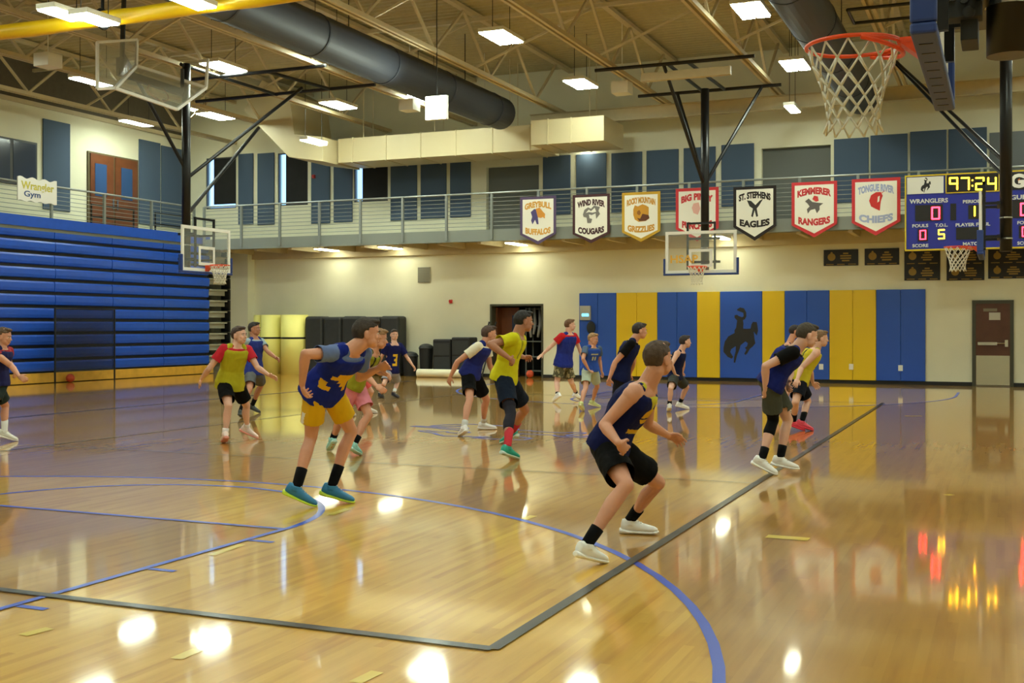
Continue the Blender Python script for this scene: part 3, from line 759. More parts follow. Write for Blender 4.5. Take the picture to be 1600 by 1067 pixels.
BY = RY-.22
def banner(a, b, yt, ye, yp, top, bot, ink, rim, lb, emblem):
    p, q = at(a, yt[0], Y=BY), at(b, yt[1], Y=BY); x0, x1 = p.x, q.x; xc = (x0+x1)/2; W = x1-x0
    zt = at((a+b)/2, (yt[0]+yt[1])/2, Y=BY).z; ze = at((a+b)/2, ye, Y=BY).z; zp = at((a+b)/2, yp, Y=BY).z
    t = thing('team_banner', (xc, BY, zp), lb, 'banner', 'team banners on the far railing')
    def out(s_, zt_, ze_, zp_): return [(-W/2*s_, zt_), (-W/2*s_, ze_), (0, zp_), (W/2*s_, ze_), (W/2*s_, zt_)]
    MB().prism(out(1, zt, ze, zp), (xc, BY, 0), (1,0,0), (0,0,1), .012).build('border', mat('rim_'+rim[0], rim[1], .8), t)
    MB().prism(out(.86, zt-W*.07, ze+W*.03, zp+W*.09), (xc, BY-.012, 0), (1,0,0), (0,0,1), .004).build('cloth', mat('banner_cloth', (236,234,222), .8), t)
    mi = mat('ink_'+ink[0], ink[1], .7); Hh = zt-zp
    text_mesh(top, W*.20, (xc, BY-.016, zt-W*.34), (1,0,0), (0,0,1), mi, t, width=W*.74, bold=.055, arch=W*.07)
    text_mesh(bot, W*.20, (xc, BY-.016, ze+W*.04), (1,0,0), (0,0,1), mi, t, width=W*.70, bold=.055, arch=-W*.05)
    zc = (zt+ze)/2-W*.03
    e = {}
    for col, poly in emblem:
        e.setdefault(col, []).append(poly)
    for j, (col, polys) in enumerate(e.items()):
        m_ = MB()
        for pl in polys: m_.prism([(x*W, z*W) for x, z in pl], (xc, BY-.016-.002*j, zc), (1,0,0), (0,0,1), .004)
        m_.build('emblem', mat('emb_%d_%d_%d' % col, col, .7), t)
buf = [((74,66,120), [(-.2,.12),(-.1,.2),(-.02,.17),(.0,-.02),(.02,-.2),(-.03,-.2),(-.08,-.08),(-.15,-.2),(-.19,-.1),(-.16,0)]),
       ((206,140,50), [(-.06,.2),(.05,.23),(.14,.12),(.2,.06),(.19,-.06),(.14,-.02),(.08,-.04),(.0,-.02)])]
cou = [((120,116,112), [(-.22,.02),(-.18,.14),(-.08,.2),(.0,.16),(.08,.24),(.24,.2),(.2,.1),(.24,.02),(.14,-.1),(.12,.04),(.02,.0),(-.06,.02),(-.04,-.08),(.03,-.1),(.0,-.2),(-.1,-.2),(-.12,-.06),(-.2,-.04)]),
       ((236,234,222), [(-.14,.06),(-.06,.14),(.0,.1),(.1,.18),(.14,.08),(.04,.06),(-.06,.08)])]
bear = [((196,140,36), [(-.2,.1),(-.16,.2),(-.08,.17),(.04,.22),(.14,.18),(.2,.14),(.2,-.04),(.14,-.2),(-.06,-.22),(-.16,-.16),(-.2,-.04)]),
        ((96,52,24), [(.04,-.02),(.2,-.06),(.22,-.14),(.12,-.2),(-.04,-.2),(-.1,-.12),(-.02,-.14)]), ((140,90,30), [(-.1,.04),(-.04,.08),(.0,.0),(-.04,-.06),(-.1,-.02)])]
eag = [((44,44,44), [(-.18,.18),(-.08,.16),(.02,.06),(.12,.16),(.2,.2),(.1,.04),(.05,-.02),(.08,-.2),(.04,-.22),(0,-.06),(-.04,-.22),(-.08,-.2),(-.04,-.02),(-.12,.04)])]
ran = [((96,92,90), [(-.2,.08),(-.12,.14),(-.04,.06),(.06,.04),(.2,.02),(.12,-.04),(.12,-.12),(.06,-.2),(.02,-.1),(-.08,-.12),(-.14,-.2),(-.16,-.1),(-.1,-.04),(-.14,.02)]),
       ((200,50,50), [(-.04,.12),(0,.2),(.08,.18),(.1,.08),(.04,.06)])]
chi = [((204,48,44), [(-.14,.02),(-.1,.14),(.0,.2),(.1,.2),(.14,.12),(.1,.0),(.08,-.2),(.0,-.16),(-.1,-.1)]), ((236,234,222), [(.04,.1),(.08,.12),(.07,0),(.03,-.02)]),
       ((206,60,54), [(.1,.16),(.22,.24),(.12,.19)])]
red = [((220,170,160), [(-.08,.14),(.04,.16),(.08,.02),(.02,-.12),(-.08,-.08),(-.12,.04)])]
OR, PU, BR, RD, BL, LB = ('orange',(214,160,70)), ('purple',(86,70,104)), ('maroon',(70,38,44)), ('red',(196,50,56)), ('black',(34,24,24)), ('light_blue',(160,172,208))
banner(813,869,(308,306),366,382,'GREYBULL','BUFFALOS',OR,PU,'white banner reading GREYBULL BUFFALOS, leftmost on far railing', buf)
banner(895,953,(304,303),365,380,'WIND RIVER','COUGARS',BR,BR,'white banner reading WIND RIVER COUGARS with dark border', cou)
banner(972,1032,(301,299),362,378,'ROCKY MOUNTAIN','GRIZZLIES',('gold',(198,142,40)),('gold',(190,150,40)),'white banner reading ROCKY MOUNTAIN GRIZZLIES with gold border', bear)
banner(1056,1123,(295,292),357,377,'BIG PINEY','PUNCHERS',RD,RD,'white banner with red border behind the main basket mast', red)
banner(1146,1213,(292,290),354,376,'ST. STEPHENS','EAGLES',BL,BL,'white banner reading ST. STEPHENS EAGLES with black border', eag)
banner(1237,1308,(285,283),351,371,'KEMMERER','RANGERS',RD,RD,'white banner reading RANGERS with red border', ran)
banner(1331,1407,(280,277),347,368,'TONGUE RIVER','CHIEFS',LB,RD,'white banner with pale blue lettering, next to the scoreboard', chi)

# scoreboard
BY2 = RY-.45
def sb(px, py): return at(px, py, Y=BY2)
x0, x1 = sb(1416, 300).x, sb(1627, 300).x; z1, z0 = sb(1490, 273).z, sb(1490, 388).z
t = thing('scoreboard', ((x0+x1)/2, BY2, z0), 'blue electronic scoreboard with lit red and yellow digits', 'scoreboard')
MB().box(x0, x1, BY2+.01, BY2+.2, z0, z1).build('cabinet', mat('scoreboard_blue', (26,38,150), .4), t)
m_ = MB(); e = .035
m_.box(x0-e, x1+e, BY2-.01, BY2+.2, z1, z1+e).box(x0-e, x1+e, BY2-.01, BY2+.2, z0-e, z0).box(x0-e, x0, BY2-.01, BY2+.2, z0, z1).box(x1, x1+e, BY2-.01, BY2+.2, z0, z1)
m_.build('yellow_frame', mat('sb_yellow', (214,190,30), .4), t)
W = x1-x0; Hh = z1-z0; U, V = (1,0,0), (0,0,1)
wp = MB().box(x0+.02, x0+W*.285, BY2-.006, BY2+.01, z1-Hh*.24, z1-.02).build('logo_panel', mat('panel_white', (225,226,220), .5), t)
MB().prism([(a*.19, b*.19) for a, b in HN], (x0+W*.15, BY2-.006, z1-Hh*.125), U, V, .003).build('horse_emblem', mat('emblem_black', (28,28,30), .5), wp)
ck = MB().box(x0+W*.31, x0+W*.69, BY2-.006, BY2+.01, z1-Hh*.235, z1-.015).build('clock_window', mat('sb_black', (16,14,14), .5), t)
m_ = MB(); a, b, c, d = x0+W*.30, x0+W*.70, z1-Hh*.245, z1
m_.box(a, a+.025, BY2-.012, BY2+.01, c, d).box(b-.025, b, BY2-.012, BY2+.01, c, d).box(a, b, BY2-.012, BY2+.01, c-.012, c+.012)
m_.build('clock_frame', mat('sb_yellow', (214,190,30), .4), t)
MB().box(x0+W*.72, x1-.02, BY2-.006, BY2+.01, z1-Hh*.24, z1-.02).build('sponsor_panel', mat('sb_black', (16,14,14), .5), t)
text_mesh('G', Hh*.24, (x0+W*.83, BY2-.008, z1-Hh*.205), U, V, M_white, t, bold=.05, name='sponsor_letter')
MB().prism([(-.02,-.05),(.03,-.01),(.0,.0),(.03,.06),(-.03,.01),(.0,0)], (x0+W*.84, BY2-.014, z1-Hh*.12), U, V, .003).build('sponsor_bolt', mat('bolt_orange', (230,130,30), .5), t)
SEG = {'0':'abcdef','1':'bc','2':'abged','4':'fgbc','5':'afgcd','7':'abc','9':'abcfg'}
def digit(ch, cx, cz, w_, h_, m, name='digit'):
    g_ = MB(); s_ = h_*.13; x_, z_ = w_/2, h_/2
    pos = {'a':((-x_,z_),(x_,z_)),'g':((-x_,0),(x_,0)),'d':((-x_,-z_),(x_,-z_)),'f':((-x_,z_),(-x_,0)),'b':((x_,z_),(x_,0)),'e':((-x_,0),(-x_,-z_)),'c':((x_,0),(x_,-z_))}
    for k in SEG[ch]:
        (a, b), (c, d) = pos[k]; g_.beam((cx+a, BY2-.012, cz+b), (cx+c, BY2-.012, cz+d), s_, .008, up=(0,1,0))
        for q, r in ((a, b), (c, d)): g_.cyl((cx+q, BY2-.016, cz+r), (cx+q, BY2-.008, cz+r), s_/2, 10)
    g_.build(name, m, t)
M_redd = mat('digit_red', (255,40,60), .4, emit=9); M_amb = mat('digit_amber', (255,206,40), .4, emit=7)
def X_(px): return sb(px, 330).x
def Z_(px, py): return sb(px, py).z
def dark(px0, px1, py0, py1):
    c = (px0+px1)/2; MB().box(X_(px0), X_(px1), BY2-.004, BY2+.01, Z_(c, py1), Z_(c, py0)).build('digit_window', mat('sb_black', (16,14,14), .5), t)
for ch, px in (('9',1490),('7',1508),('2',1531),('4',1550)): digit(ch, X_(px), Z_(px, 287), .17, .29, M_amb)
m_ = MB()
for dzz in (-.07, .07): m_.box(X_(1519.5)-.018, X_(1519.5)+.018, BY2-.016, BY2-.008, Z_(1520,286)+dzz-.018, Z_(1520,286)+dzz+.018)
m_.build('colon', M_amb, t)
dark(1430,1473,320,345); digit('0', X_(1462), Z_(1462,333), .17, .29, M_redd)
dark(1485,1494,318,344)
dark(1513,1530,320,342); digit('1', X_(1523)-.06, Z_(1523,330), .12, .23, M_amb)
dark(1434,1450,358,377); digit('0', X_(1442), Z_(1442,367), .13, .22, M_redd)
digit('5', X_(1471), Z_(1471,366), .13, .22, M_amb)
dark(1494,1538,355,374)
dark(1582,1605,312,340); digit('0', X_(1601), Z_(1601,327), .17, .29, M_redd); dark(1592,1614,352,372); digit('0', X_(1602), Z_(1602,362), .13, .22, M_redd)
M_lt = mat('sb_letter', (214,218,220), .5)
def lt(s_, px, py, wpx, h_):
    text_mesh(s_, h_, (X_(px), BY2-.006, Z_(px, py)), U, V, M_lt, t, width=X_(px+wpx/2)-X_(px-wpx/2), bold=.03)
lt('WRANGLERS', 1451, 317, 60, .15); lt('PERIOD', 1519, 317, 29, .11); lt('FOULS', 1438, 355, 25, .11); lt('T.O.L.', 1471, 354, 20, .11)
lt('PLAYER FOUL', 1520, 353, 54, .11); lt('SCORE', 1438, 386, 25, .11); lt('MATCH', 1519, 383, 29, .11); lt('GUEST', 1598, 311, 38, .15); lt('FOULS', 1602, 350, 25, .11); lt('SCORE', 1602, 382, 25, .11)

# ================================================================== BASKETS
def net(mb, c, r0=.225, r1=.125, h=.44, n=12, rt=.006, skew=(0,0)):
    rings = 6; K = []
    prof = [(0, r0), (.2, .205), (.36, .176), (.5, .155), (.62, .142), (.74, .134), (.86, .13), (1, .148)]
    def P(i, lv):
        z, r = prof[lv]; a = 2*math.pi*(i+.5*(lv % 2))/n
        return Vector((c[0]+r*math.cos(a)+skew[0]*z, c[1]+r*math.sin(a)+skew[1]*z, c[2]-h*z))
    for lv in range(len(prof)-1):
        for i in range(n):
            a = P(i, lv)
            for q in ((i, i-1) if lv % 2 == 0 else (i, i+1)):
                b = P(q, lv+1); mm = a.lerp(b, .5); mb.tube([a, mm, b], rt, 5)
def basket(name, rim, ax, lb, pad_mat=None, detail=True, mast_dx=.8, mast_top=8.0, bw=1.83, mast_low=-.1, rt=.0075, gauge=8):
    """rim centre, ax = unit vector from the board toward the rim (horizontal)"""
    rim = Vector(rim); ax = Vector(ax); lat = Vector((-ax.y, ax.x, 0)); up = Vector((0,0,1))
    t = thing(name, (rim.x, rim.y, rim.z-.5), lb, 'basketball hoop')
    bd = rim-ax*.38                     # board face centre at rim height
    def B(a, b, c=0): return bd+lat*a+up*b-ax*c
    def bar(mb, a0, a1, b0, b1, c0, c1): 
        vs = [B(a, b, c) for c in (c0, c1) for a, b in ((a0,b0),(a1,b0),(a1,b1),(a0,b1))]
        mb.add(vs, [(0,3,2,1),(4,5,6,7),(0,1,5,4),(1,2,6,5),(2,3,7,6),(3,0,4,7)])
    hw = bw/2; z0, z1 = -.15, .92
    m_ = MB(); bar(m_, -hw+.03, hw-.03, z0+.03, z1-.03, .01, .022); m_.build('backboard_glass', M_glass, t)
    m_ = MB(); e = .075
    bar(m_, -hw, hw, z1-e, z1, 0, .04); bar(m_, -hw, hw, z0, z0+e, 0, .04); bar(m_, -hw, -hw+e, z0+e, z1-e, 0, .04); bar(m_, hw-e, hw, z0+e, z1-e, 0, .04)
    m_.build('backboard_frame', mat('frame_white', (236,236,230), .45), t)
    m_ = MB(); e = .05
    for q in ((-.305, .305, .39, .46), (-.305, .305, .0, .07), (-.305, -.235, .07, .39), (.235, .305, .07, .39)): bar(m_, *q, -.003, .01)
    m_.build('target_square', M_white, t)
    if pad_mat:
        m_ = MB(); p_ = .05
        bar(m_, -hw-p_, hw+p_, z0-p_, z0-.001, -.035, .075); bar(m_, -hw-p_, -hw-.001, z0, z0+.38, -.035, .075); bar(m_, hw+.001, hw+p_, z0, z0+.38, -.035, .075)
        m_.build('edge_pad', pad_mat, t, bevel=.012)
        for i in range(9):
            m_ = MB(); a = -hw+.15+(2*hw-.3)*i/8; bar(m_, a-.004, a+.004, z0-p_-.003, z0-p_, -.01, .05); m_.build('pad_slot', M_black, t)
    # rim
    m_ = MB(); m_.tube([rim+(ax*math.cos(2*math.pi*i/36)+lat*math.sin(2*math.pi*i/36))*.2365 for i in range(36)], .0105, 10, closed=True)
    m_.build('rim', M_orange, t, smooth=True)
    m_ = MB(); bar(m_, -.075, .075, -.02, .005, -.16, 0); bar(m_, -.07, .07, -.14, .005, -.012, 0)
    vs = [B(a, b, c) for a in (-.07, .07) for b, c in ((-.015,-.15), (-.015, -.01), (-.13, -.01))]
    m_.add(vs, [(0,1,2),(5,4,3),(0,3,4,1),(1,4,5,2),(2,5,3,0)])
    bk = [rim+(ax*math.cos(a)+lat*math.sin(a))*.245-up*.012 for a in [math.radians(180-75+150*i/14) for i in range(15)]]
    m_.tube(bk, .009, 8)
    m_.tube([p-up*(.045*math.sin(math.pi*i/14)) for i, p in enumerate(bk)], .012, 8)
    m_.build('rim_bracket', M_orange, t)
    m_ = MB(); net(m_, rim-up*.01, rt=rt); m_.build('net', M_net, t, smooth=True)
    # support
    mp = B(0, 0, mast_dx-.38)
    rm = .105
    m_ = MB(); m_.cyl(Vector((mp.x, mp.y, rim.z+mast_low)), Vector((mp.x, mp.y, mast_top)), rm, 20)
    m_.build('mast', M_black, t, smooth=False).data.polygons.foreach_set('use_smooth', [True]*20+[False]*2)
    m_ = MB()
    for b in (.15, .75):
        m_.beam(B(-.35, b, .05), B(-.35, b, mast_dx-.5), .05, .05); m_.beam(B(.35, b, .05), B(.35, b, mast_dx-.5), .05, .05)
        m_.beam(B(-.42, b, mast_dx-.5), B(.42, b, mast_dx-.5), .06, .06)
    for a in (-.35, .35): m_.beam(B(a, -.05, .07), B(a, 1.15, .07), .05, .04)
    m_.beam(B(-.37, 1.12, .08), B(.37, 1.12, .08), .05, .05)
    m_.build('board_bracket', M_black, t)
    m_ = MB()
    for zz in (.12, .5): m_.cyl(Vector((mp.x, mp.y, rim.z+zz)), Vector((mp.x, mp.y, rim.z+zz+.025)), rm+.008, 20)
    m_.build('clamp_ring', M_chrome, t)
    return t, mp
def struts(t, pairs, r=.035, name='brace'):
    for a, b in pairs: MB().cyl(a, b, r, 8).build(name, M_black, t)
M_padb = mat('board_pad_blue', (30,58,128), .5); M_padn = mat('board_pad_grey', (84,86,92), .6)
# near basket on the right
t, mp = basket('near_basketball_hoop', (-.72, 6.17, 3.05), (-1,0,0), 'large orange rim with white net and edge-on backboard nearest the camera', M_padb, rt=.0055, mast_low=-.12, mast_dx=.74)
m_ = MB()
for i in range(3): m_.box(mp.x-.28, mp.x-.12, 6.0, 6.12, 3.1+.14*i, 3.2+.14*i)
m_.box(mp.x-.22, mp.x-.14, 6.05, 6.3, 3.0, 3.6)
m_.cyl((mp.x-.24, 5.98, 3.3), (mp.x-.24, 6.0, 3.3), .035, 14); m_.cyl((mp.x-.18, 5.98, 3.12), (mp.x-.18, 6.0, 3.12), .03, 14)
m_.build('height_adjuster', M_char, t, bevel=.005)
m_ = MB(); m_.box(mp.x-.29, mp.x-.24, 5.98, 6.0, 3.18, 3.36); m_.cyl((mp.x-.2, 5.96, 3.3), (mp.x-.2, 6.0, 3.3), .022, 12); m_.cyl((mp.x-.2, 5.96, 3.18), (mp.x-.2, 6.0, 3.18), .022, 12)
m_.build('adjuster_plate', M_chrome, t)
struts(t, [((mp.x, 4.5, 8.0), (mp.x, 7.8, 8.0)), ((mp.x-2.5, 6.17, 8.0), (mp.x+2.5, 6.17, 8.0)), ((mp.x, 6.17, 5.2), (mp.x-2.0, 6.17, 8.0))], .05)
# far right basket
t, mp = basket('far_right_basketball_hoop', (-.8, 22.85, 3.07), (-1,0,0), 'small orange basketball hoop in front of the scoreboard, edge-on', M_padb, mast_dx=.82)
zt_ = at(1560, 255, Y=22.85).z
struts(t, [((mp.x, 22.85, zt_), (-2.55, 27.8, 7.95)), ((mp.x-.03, 22.85, zt_-.25), (-2.45, 27.7, 7.8)), ((-2.9, 23.9, 7.95), (3.0, 23.9, 7.95)), ((-2.9, 25.0, 7.95), (3.0, 25.0, 7.95)), ((-2.9, 23.9, 7.95), (-2.9, 25.0, 7.95)), ((mp.x, 22.6, 7.95), (mp.x, 25.0, 7.95))], .035)
# left basket
t, mp = basket('left_basketball_hoop', (-17.35, 22.7, 3.07), (1,0,0), 'glass backboard with orange rim in front of the blue bleachers', M_padb, mast_dx=1.0)
struts(t, [((-21, 26.4, 7.95), (-15.2, 26.4, 7.95)), ((-19.2, 24.0, 7.95), (-15.2, 24.0, 7.95)), ((mp.x, 22.5, 7.95), (mp.x, 26.5, 7.95)), ((-16.9, 24.0, 7.95), (-16.6, 26.4, 7.95)),
           ((mp.x, 22.7, 5.2), (-17.2, 26.0, 7.95)), ((mp.x, 22.7, 5.4), (mp.x-.6, 21.2, 7.95)), ((mp.x, 22.7, 4.3), (mp.x+.05, 25.6, 6.9))], .045)
# main far basket
t, mp = basket('main_basketball_hoop', (-7.08, 28.3, 3.1), (0,-1,0), 'glass backboard and orange rim facing the camera below the banners', M_padb, mast_dx=.85, mast_top=7.7)
struts(t, [((-9.35, 27.1, 7.95), (-5.4, 27.1, 7.95)), ((-9.3, 30.6, 7.95), (-5.4, 30.6, 7.95)), ((-7.5, 27.1, 7.95), (-7.5, 30.6, 7.95)), ((-7.0, 27.1, 7.95), (-6.9, 30.6, 7.95)),
           ((-8.2, 30.6, 7.95), (mp.x-.02, mp.y, 5.3)), ((-7.6, 27.1, 7.95), (mp.x-.02, mp.y, 5.2)), ((-5.9, 30.6, 7.95), (mp.x+.03, mp.y, 5.3))], .045)
text_mesh('HSAP', .28, (-7.5, 28.672, 3.22), (1,0,0), (0,0,1), mat('board_writing', (222,170,60), .6), t, bold=.02, width=.72, t=.002)
MB().box(-8.2, -6.0, 27.2, 27.35, 7.6, 7.8).build('winch_box', M_steel, t)
# folded basket under the roof at left
def fold():
    c = at(240, 120, Z=6.7)
    A = at(180, 138, Z=6.3)
    t = thing('folded_basketball_hoop', A, 'glass backboard folded up under the roof at upper left', 'basketball hoop')
    d = (A-Vector((0,0,EYE))).length
    def q(px, py, k):    # corner at a given distance along its ray
        r = ray(px, py); return Vector((0,0,EYE))+r*k
    k = A.y/ray(180,138).y
    A = q(180,138,k); B_ = q(213,103,k+.95); C_ = q(322,137,k+1.9); D_ = q(276,171,k+.95)
    m_ = MB()
    for a, b in ((A,B_),(B_,C_),(C_,D_),(D_,A)): m_.beam(a, b, .06, .06)
    m_.build('backboard_frame', M_white, t)
    n_ = (B_-A).cross(D_-A).normalized()*.006
    m_ = MB(); m_.add([A-n_,B_-n_,C_-n_,D_-n_,A+n_,B_+n_,C_+n_,D_+n_], [(0,1,2,3),(7,6,5,4),(0,1,5,4),(1,2,6,5),(2,3,7,6),(3,0,4,7)]); m_.build('backboard_glass', mat('fold_glass', (200,200,180), .1, alpha=.3), t)
    # second glass leaf standing up at the left end
    E_ = q(152,139,k-.1); F_ = q(152,66,k+.1); G_ = q(214,62,k+1.0)
    m_ = MB()
    for a, b in ((A,E_),(E_,F_),(F_,G_),(G_,B_)): m_.beam(a, b, .05, .05)
    m_.build('upper_frame', M_white, t)
    m_ = MB(); c_ = (A+E_+F_+G_+B_)/5; nn = (G_-F_).cross(E_-F_).normalized()*.006
    P = [A,E_,F_,G_,B_]; m_.add([p-nn for p in P]+[p+nn for p in P], [(0,1,2,3,4),(9,8,7,6,5)]+[(i,(i+1)%5,5+(i+1)%5,5+i) for i in range(5)]); m_.build('upper_glass', mat('fold_glass', (200,200,180), .1, alpha=.3), t)
    H_ = q(325,92,k+2.1); m_ = MB().beam(C_, H_, .05, .05); m_.build('upper_frame', M_white, t)
    m_ = MB(); m_.beam(q(185,112,k+.8), q(285,145,k+1.5), .14, .14); m_.beam(q(190,90,k+.8), q(190,118,k+.8), .2, .1); m_.cyl(q(190,112,k+.8), q(195,112,k+.8)+Vector((0,0,2)), .05, 10); m_.cyl(q(285,145,k+1.5), q(285,145,k+1.5)+Vector((0,0,.5)), .04, 10)
    m_.build('folding_arm', M_char, t)
    rm = q(247,145,k+1.1); m_ = MB(); nn = (B_-A).cross(D_-A).normalized(); u_ = (D_-A).normalized(); v_ = nn.cross(u_)
    m_.tube([rm+(u_*math.cos(i*math.pi/12)+v_*math.sin(i*math.pi/12))*.23-Vector((0,0,.0)) for i in range(24)], .012, 8, closed=True)
    m_.build('rim', mat('rim_dull', (150,90,50), .5), t)
fold()
# floodlight-like white box lamp & speakers under the roof
for px, py, lb in ((640,165,'white box speaker hanging left of the bright roof lamp'),(757,178,'white box speaker hanging under the blue duct'),(972,138,'white box speaker beside the main basket frame'),(60+15,95,'white speaker cone hanging at upper left')):
    p = at(px, py, Z=7.75); m_ = MB().box(p.x-.22, p.x+.22, p.y-.22, p.y+.22, 7.6, 7.9); m_.cyl((p.x, p.y, 7.9), (p.x, p.y, DECK-.1), .012, 6)
    tag(m_.build('ceiling_speaker', M_housing, bevel=.0), lb, 'speaker')
# ================================================================== PEOPLE
UP = Vector((0,0,1))
def V(px, py, depth):
    """room point seen at px,py at the given distance in front of the lens"""
    return cam2room((px-800)/F*depth, (HY-py)/F*depth, depth)
def face_dir(yaw):      # 0 = facing right in the photo, 90 = away, -90 = toward the viewer
    a = math.radians(yaw); c, s = math.cos(a), math.sin(a)
    return (cam2room(c, 0, s)-cam2room(0, 0, 0)).normalized()
def chain(mb, pts, rad, n=14, mi=0):
    for i, (p, r) in enumerate(zip(pts, rad)): mb.sph(p, r, mi, n, 9)
    for a, b, r0, r1 in zip(pts, pts[1:], rad, rad[1:]): mb.cyl(a, b, r0, n, mi, r1=r1)
def solve(a, la, px, py, d0, b=None, lb=0, sign=0, spread=.75):
    """point on the sight line of px,py whose distances to a (and b) fit the bone lengths"""
    best = None
    for i in range(-150, 151):
        d = d0+spread*i/150; p = V(px, py, d)
        e = ((p-a).length-la)**2
        if b is not None: e += ((p-b).length-lb)**2
        if sign*i < 0: e += .0006
        e += 1e-5*abs(i)/150
        if best is None or e < best[0]: best = (e, p, d)
    return best[1], best[2]
def interp(a, b, t): return a*(1-t)+b*t

SKIN = {'tan': (206,148,120), 'fair': (218,170,148), 'brown': (176,122,96)}
def person(label, s=1.0, d0=None, torso=None, head=None, yaw=0, hyaw=0, pitch=5, shoulders=None,
           armR=None, armL=None, legR=None, legL=None, skin='tan', hair=(60,42,30), top=None, tee=None, shorts=None, shoes=(240,240,238), sole=(240,240,240),
           socks=(9,9,11), sock_h=.16, lining=None, number=None, numcol=None, brace=None, longhair=0, voxel=.0065, wide=1.0, hem=-.08, shortlen=.74, fist=(.7,.7), stripe=None, sleeve=.55, collar=None, sig=None, shoe_up=None):
    M_skin = mat('skin_'+skin, SKIN[skin], .5, noise_amt=.05, noise_scale=9)
    M_skin.node_tree.nodes['Principled BSDF'].inputs['Subsurface Weight'].default_value = 0
    # ---- feet first
    J = {}
    for side, leg in (('R', legR), ('L', legL)):
        toe = at(leg['toe'][0], leg['toe'][1], Z=leg.get('tz', .03))
        if 'dt' in leg: toe = V(leg['toe'][0], leg['toe'][1], leg['dt'])
        rel = toe-Vector((0,0,EYE)); dt = -ST*rel.x+CT*rel.y
        best = None
        for i in range(-100, 101):
            d = dt+.3*i/100; p = V(leg['ankle'][0], leg['ankle'][1], d)
            e = ((p-toe).length-.19*s)**2+(.6*max(0, .085*s-p.z))**2+1e-6*abs(i)
            if best is None or e < best[0]: best = (e, p, d)
        q = best[1]
        if not leg.get('lift'): q.z = min(q.z, .15*s)
        if (q-toe).length > .21*s: toe = q+(toe-q).normalized()*.2*s
        J['toe'+side] = toe; J['ankle'+side] = q; J['da'+side] = best[2]
    if d0 is None: d0 = (J['daR']+J['daL'])/2
    root = thing('person', Vector((*( (J['ankleR']+J['ankleL'])/2).xy, 0)), label, 'person', None)
    vx = voxel
    P = V(*torso[0], d0+(torso[0+2] if len(torso) > 2 else 0)); N = V(*torso[1], d0+(torso[3] if len(torso) > 3 else 0))
    fw = face_dir(yaw); rt_ = fw.cross(UP).normalized()      # person's right
    # the lean follows the facing direction
    ty = max(-1.6, min(1.6, math.tan(math.radians(yaw))))
    ddz = max(-.26, min(.26, (torso[1][0]-torso[0][0])/F*d0*ty))*s
    N = V(*torso[1], d0+ddz)
    spine = (N-P).normalized(); fr = (fw-spine*fw.dot(spine)).normalized(); rt = fr.cross(spine).normalized()
    if rt.dot(rt_) < 0: rt = -rt
    bow = -fr*.035*s
    def sp(t): return P+(N-P)*t+bow*(4*t*(1-t))*(1 if 0 < t < 1 else 0)
    prof = [(-.34,.10,.08,-.0),(-.19,.105,.085,-.0),(-.1,.155,.112,-.012),(.0,.168,.118,-.015),(.15,.157,.108,-.004),(.35,.142,.1,.004),(.55,.158,.112,.004),(.75,.178,.122,.004),(.88,.172,.108,0),(.96,.12,.085,0),(1.03,.06,.058,.0)]
    def ring(t, a, b, fo, n=28):
        c = sp(t)+fr*fo*s
        out = []
        for i in range(n):
            q = 2*math.pi*i/n; x, y = math.cos(q), math.sin(q); k = (abs(x)**2.5+abs(y)**2.5)**(-1/2.5)
            out.append(c+rt*a*x*k*s*wide+fr*b*y*k*s*wide)
        return out
    def rings(t0, t1, add, n=28):
        res = []; ts = sorted({t0, t1}|{p[0] for p in prof if t0 < p[0] < t1})
        for t in ts:
            for p, q in zip(prof, prof[1:]):
                if p[0] <= t <= q[0]:
                    f = (t-p[0])/(q[0]-p[0]); a, b, o = (interp(p[k], q[k], f) for k in (1, 2, 3)); break
            g = add(t) if callable(add) else add
            if callable(add) and t < 0: a, b, o = max(a, .162), max(b, .114), -.012
            res.append(ring(t, a+g, b+g, o, n))
        return res
    def cut(me, planes, th=.004):
        bm = bmesh.new(); bm.from_mesh(me)
        for pt, nr, rad in planes:
            gone = [f for f in bm.faces if (f.calc_center_median()-pt).dot(nr) > 0 and (f.calc_center_median()-pt).length < rad]
            bmesh.ops.delete(bm, geom=gone, context='FACES')
        bm.to_mesh(me); bm.free(); return me
    def cloth(name, me, planes):
        o = link_mesh(name, cut(me, planes), root)
        md = o.modifiers.new('thickness', 'SOLIDIFY'); md.thickness = .004; md.offset = -1
        return o
    body = MB(); body.loft(rings(-.19, 1.03, 0))
    J['hipR'], J['hipL'] = sp(-.03)+rt*.088*s*wide, sp(-.03)-rt*.088*s*wide
    J['shR'], J['shL'] = sp(.90)+rt*.178*s*wide, sp(.90)-rt*.178*s*wide
    if shoulders:
        for k, sd in enumerate('RL'):
            if shoulders[k]: 
                b_, dd = solve(sp(.9), .178*s*wide, *shoulders[k], d0, sign=(-1 if (sd == 'R') == (rt.dot(face_dir(90)) < 0) else 1), spread=.35); J['sh'+sd] = b_
    # ---- legs
    LT, LS = .435*s, .425*s
    for side, leg in (('R', legR), ('L', legL)):
        h, a = J['hip'+side], J['ankle'+side]
        k, dk = solve(h, LT, *leg['knee'], d0, a, LS, spread=.6); J['knee'+side] = k
        t = (k-h); q = (a-k); back = -(t.normalized()-q.normalized()); 
        bk = (q.normalized()-t.normalized()); bk = bk.normalized() if bk.length > .15 else -fw
        r = s*(.5+.5*wide)
        pts = [h, h+t*.3, h+t*.6, h+t*.88, k, k+q*.10, k+q*.3+bk*.014*s, k+q*.45+bk*.010*s, k+q*.75, a]
        rad = [.092*r, .086*r, .073*r, .058*r, .056*r, .051*r, .056*r, .052*r, .037*r, .034*r]
        chain(body, pts, rad, 16)
        J['bk'+side] = bk
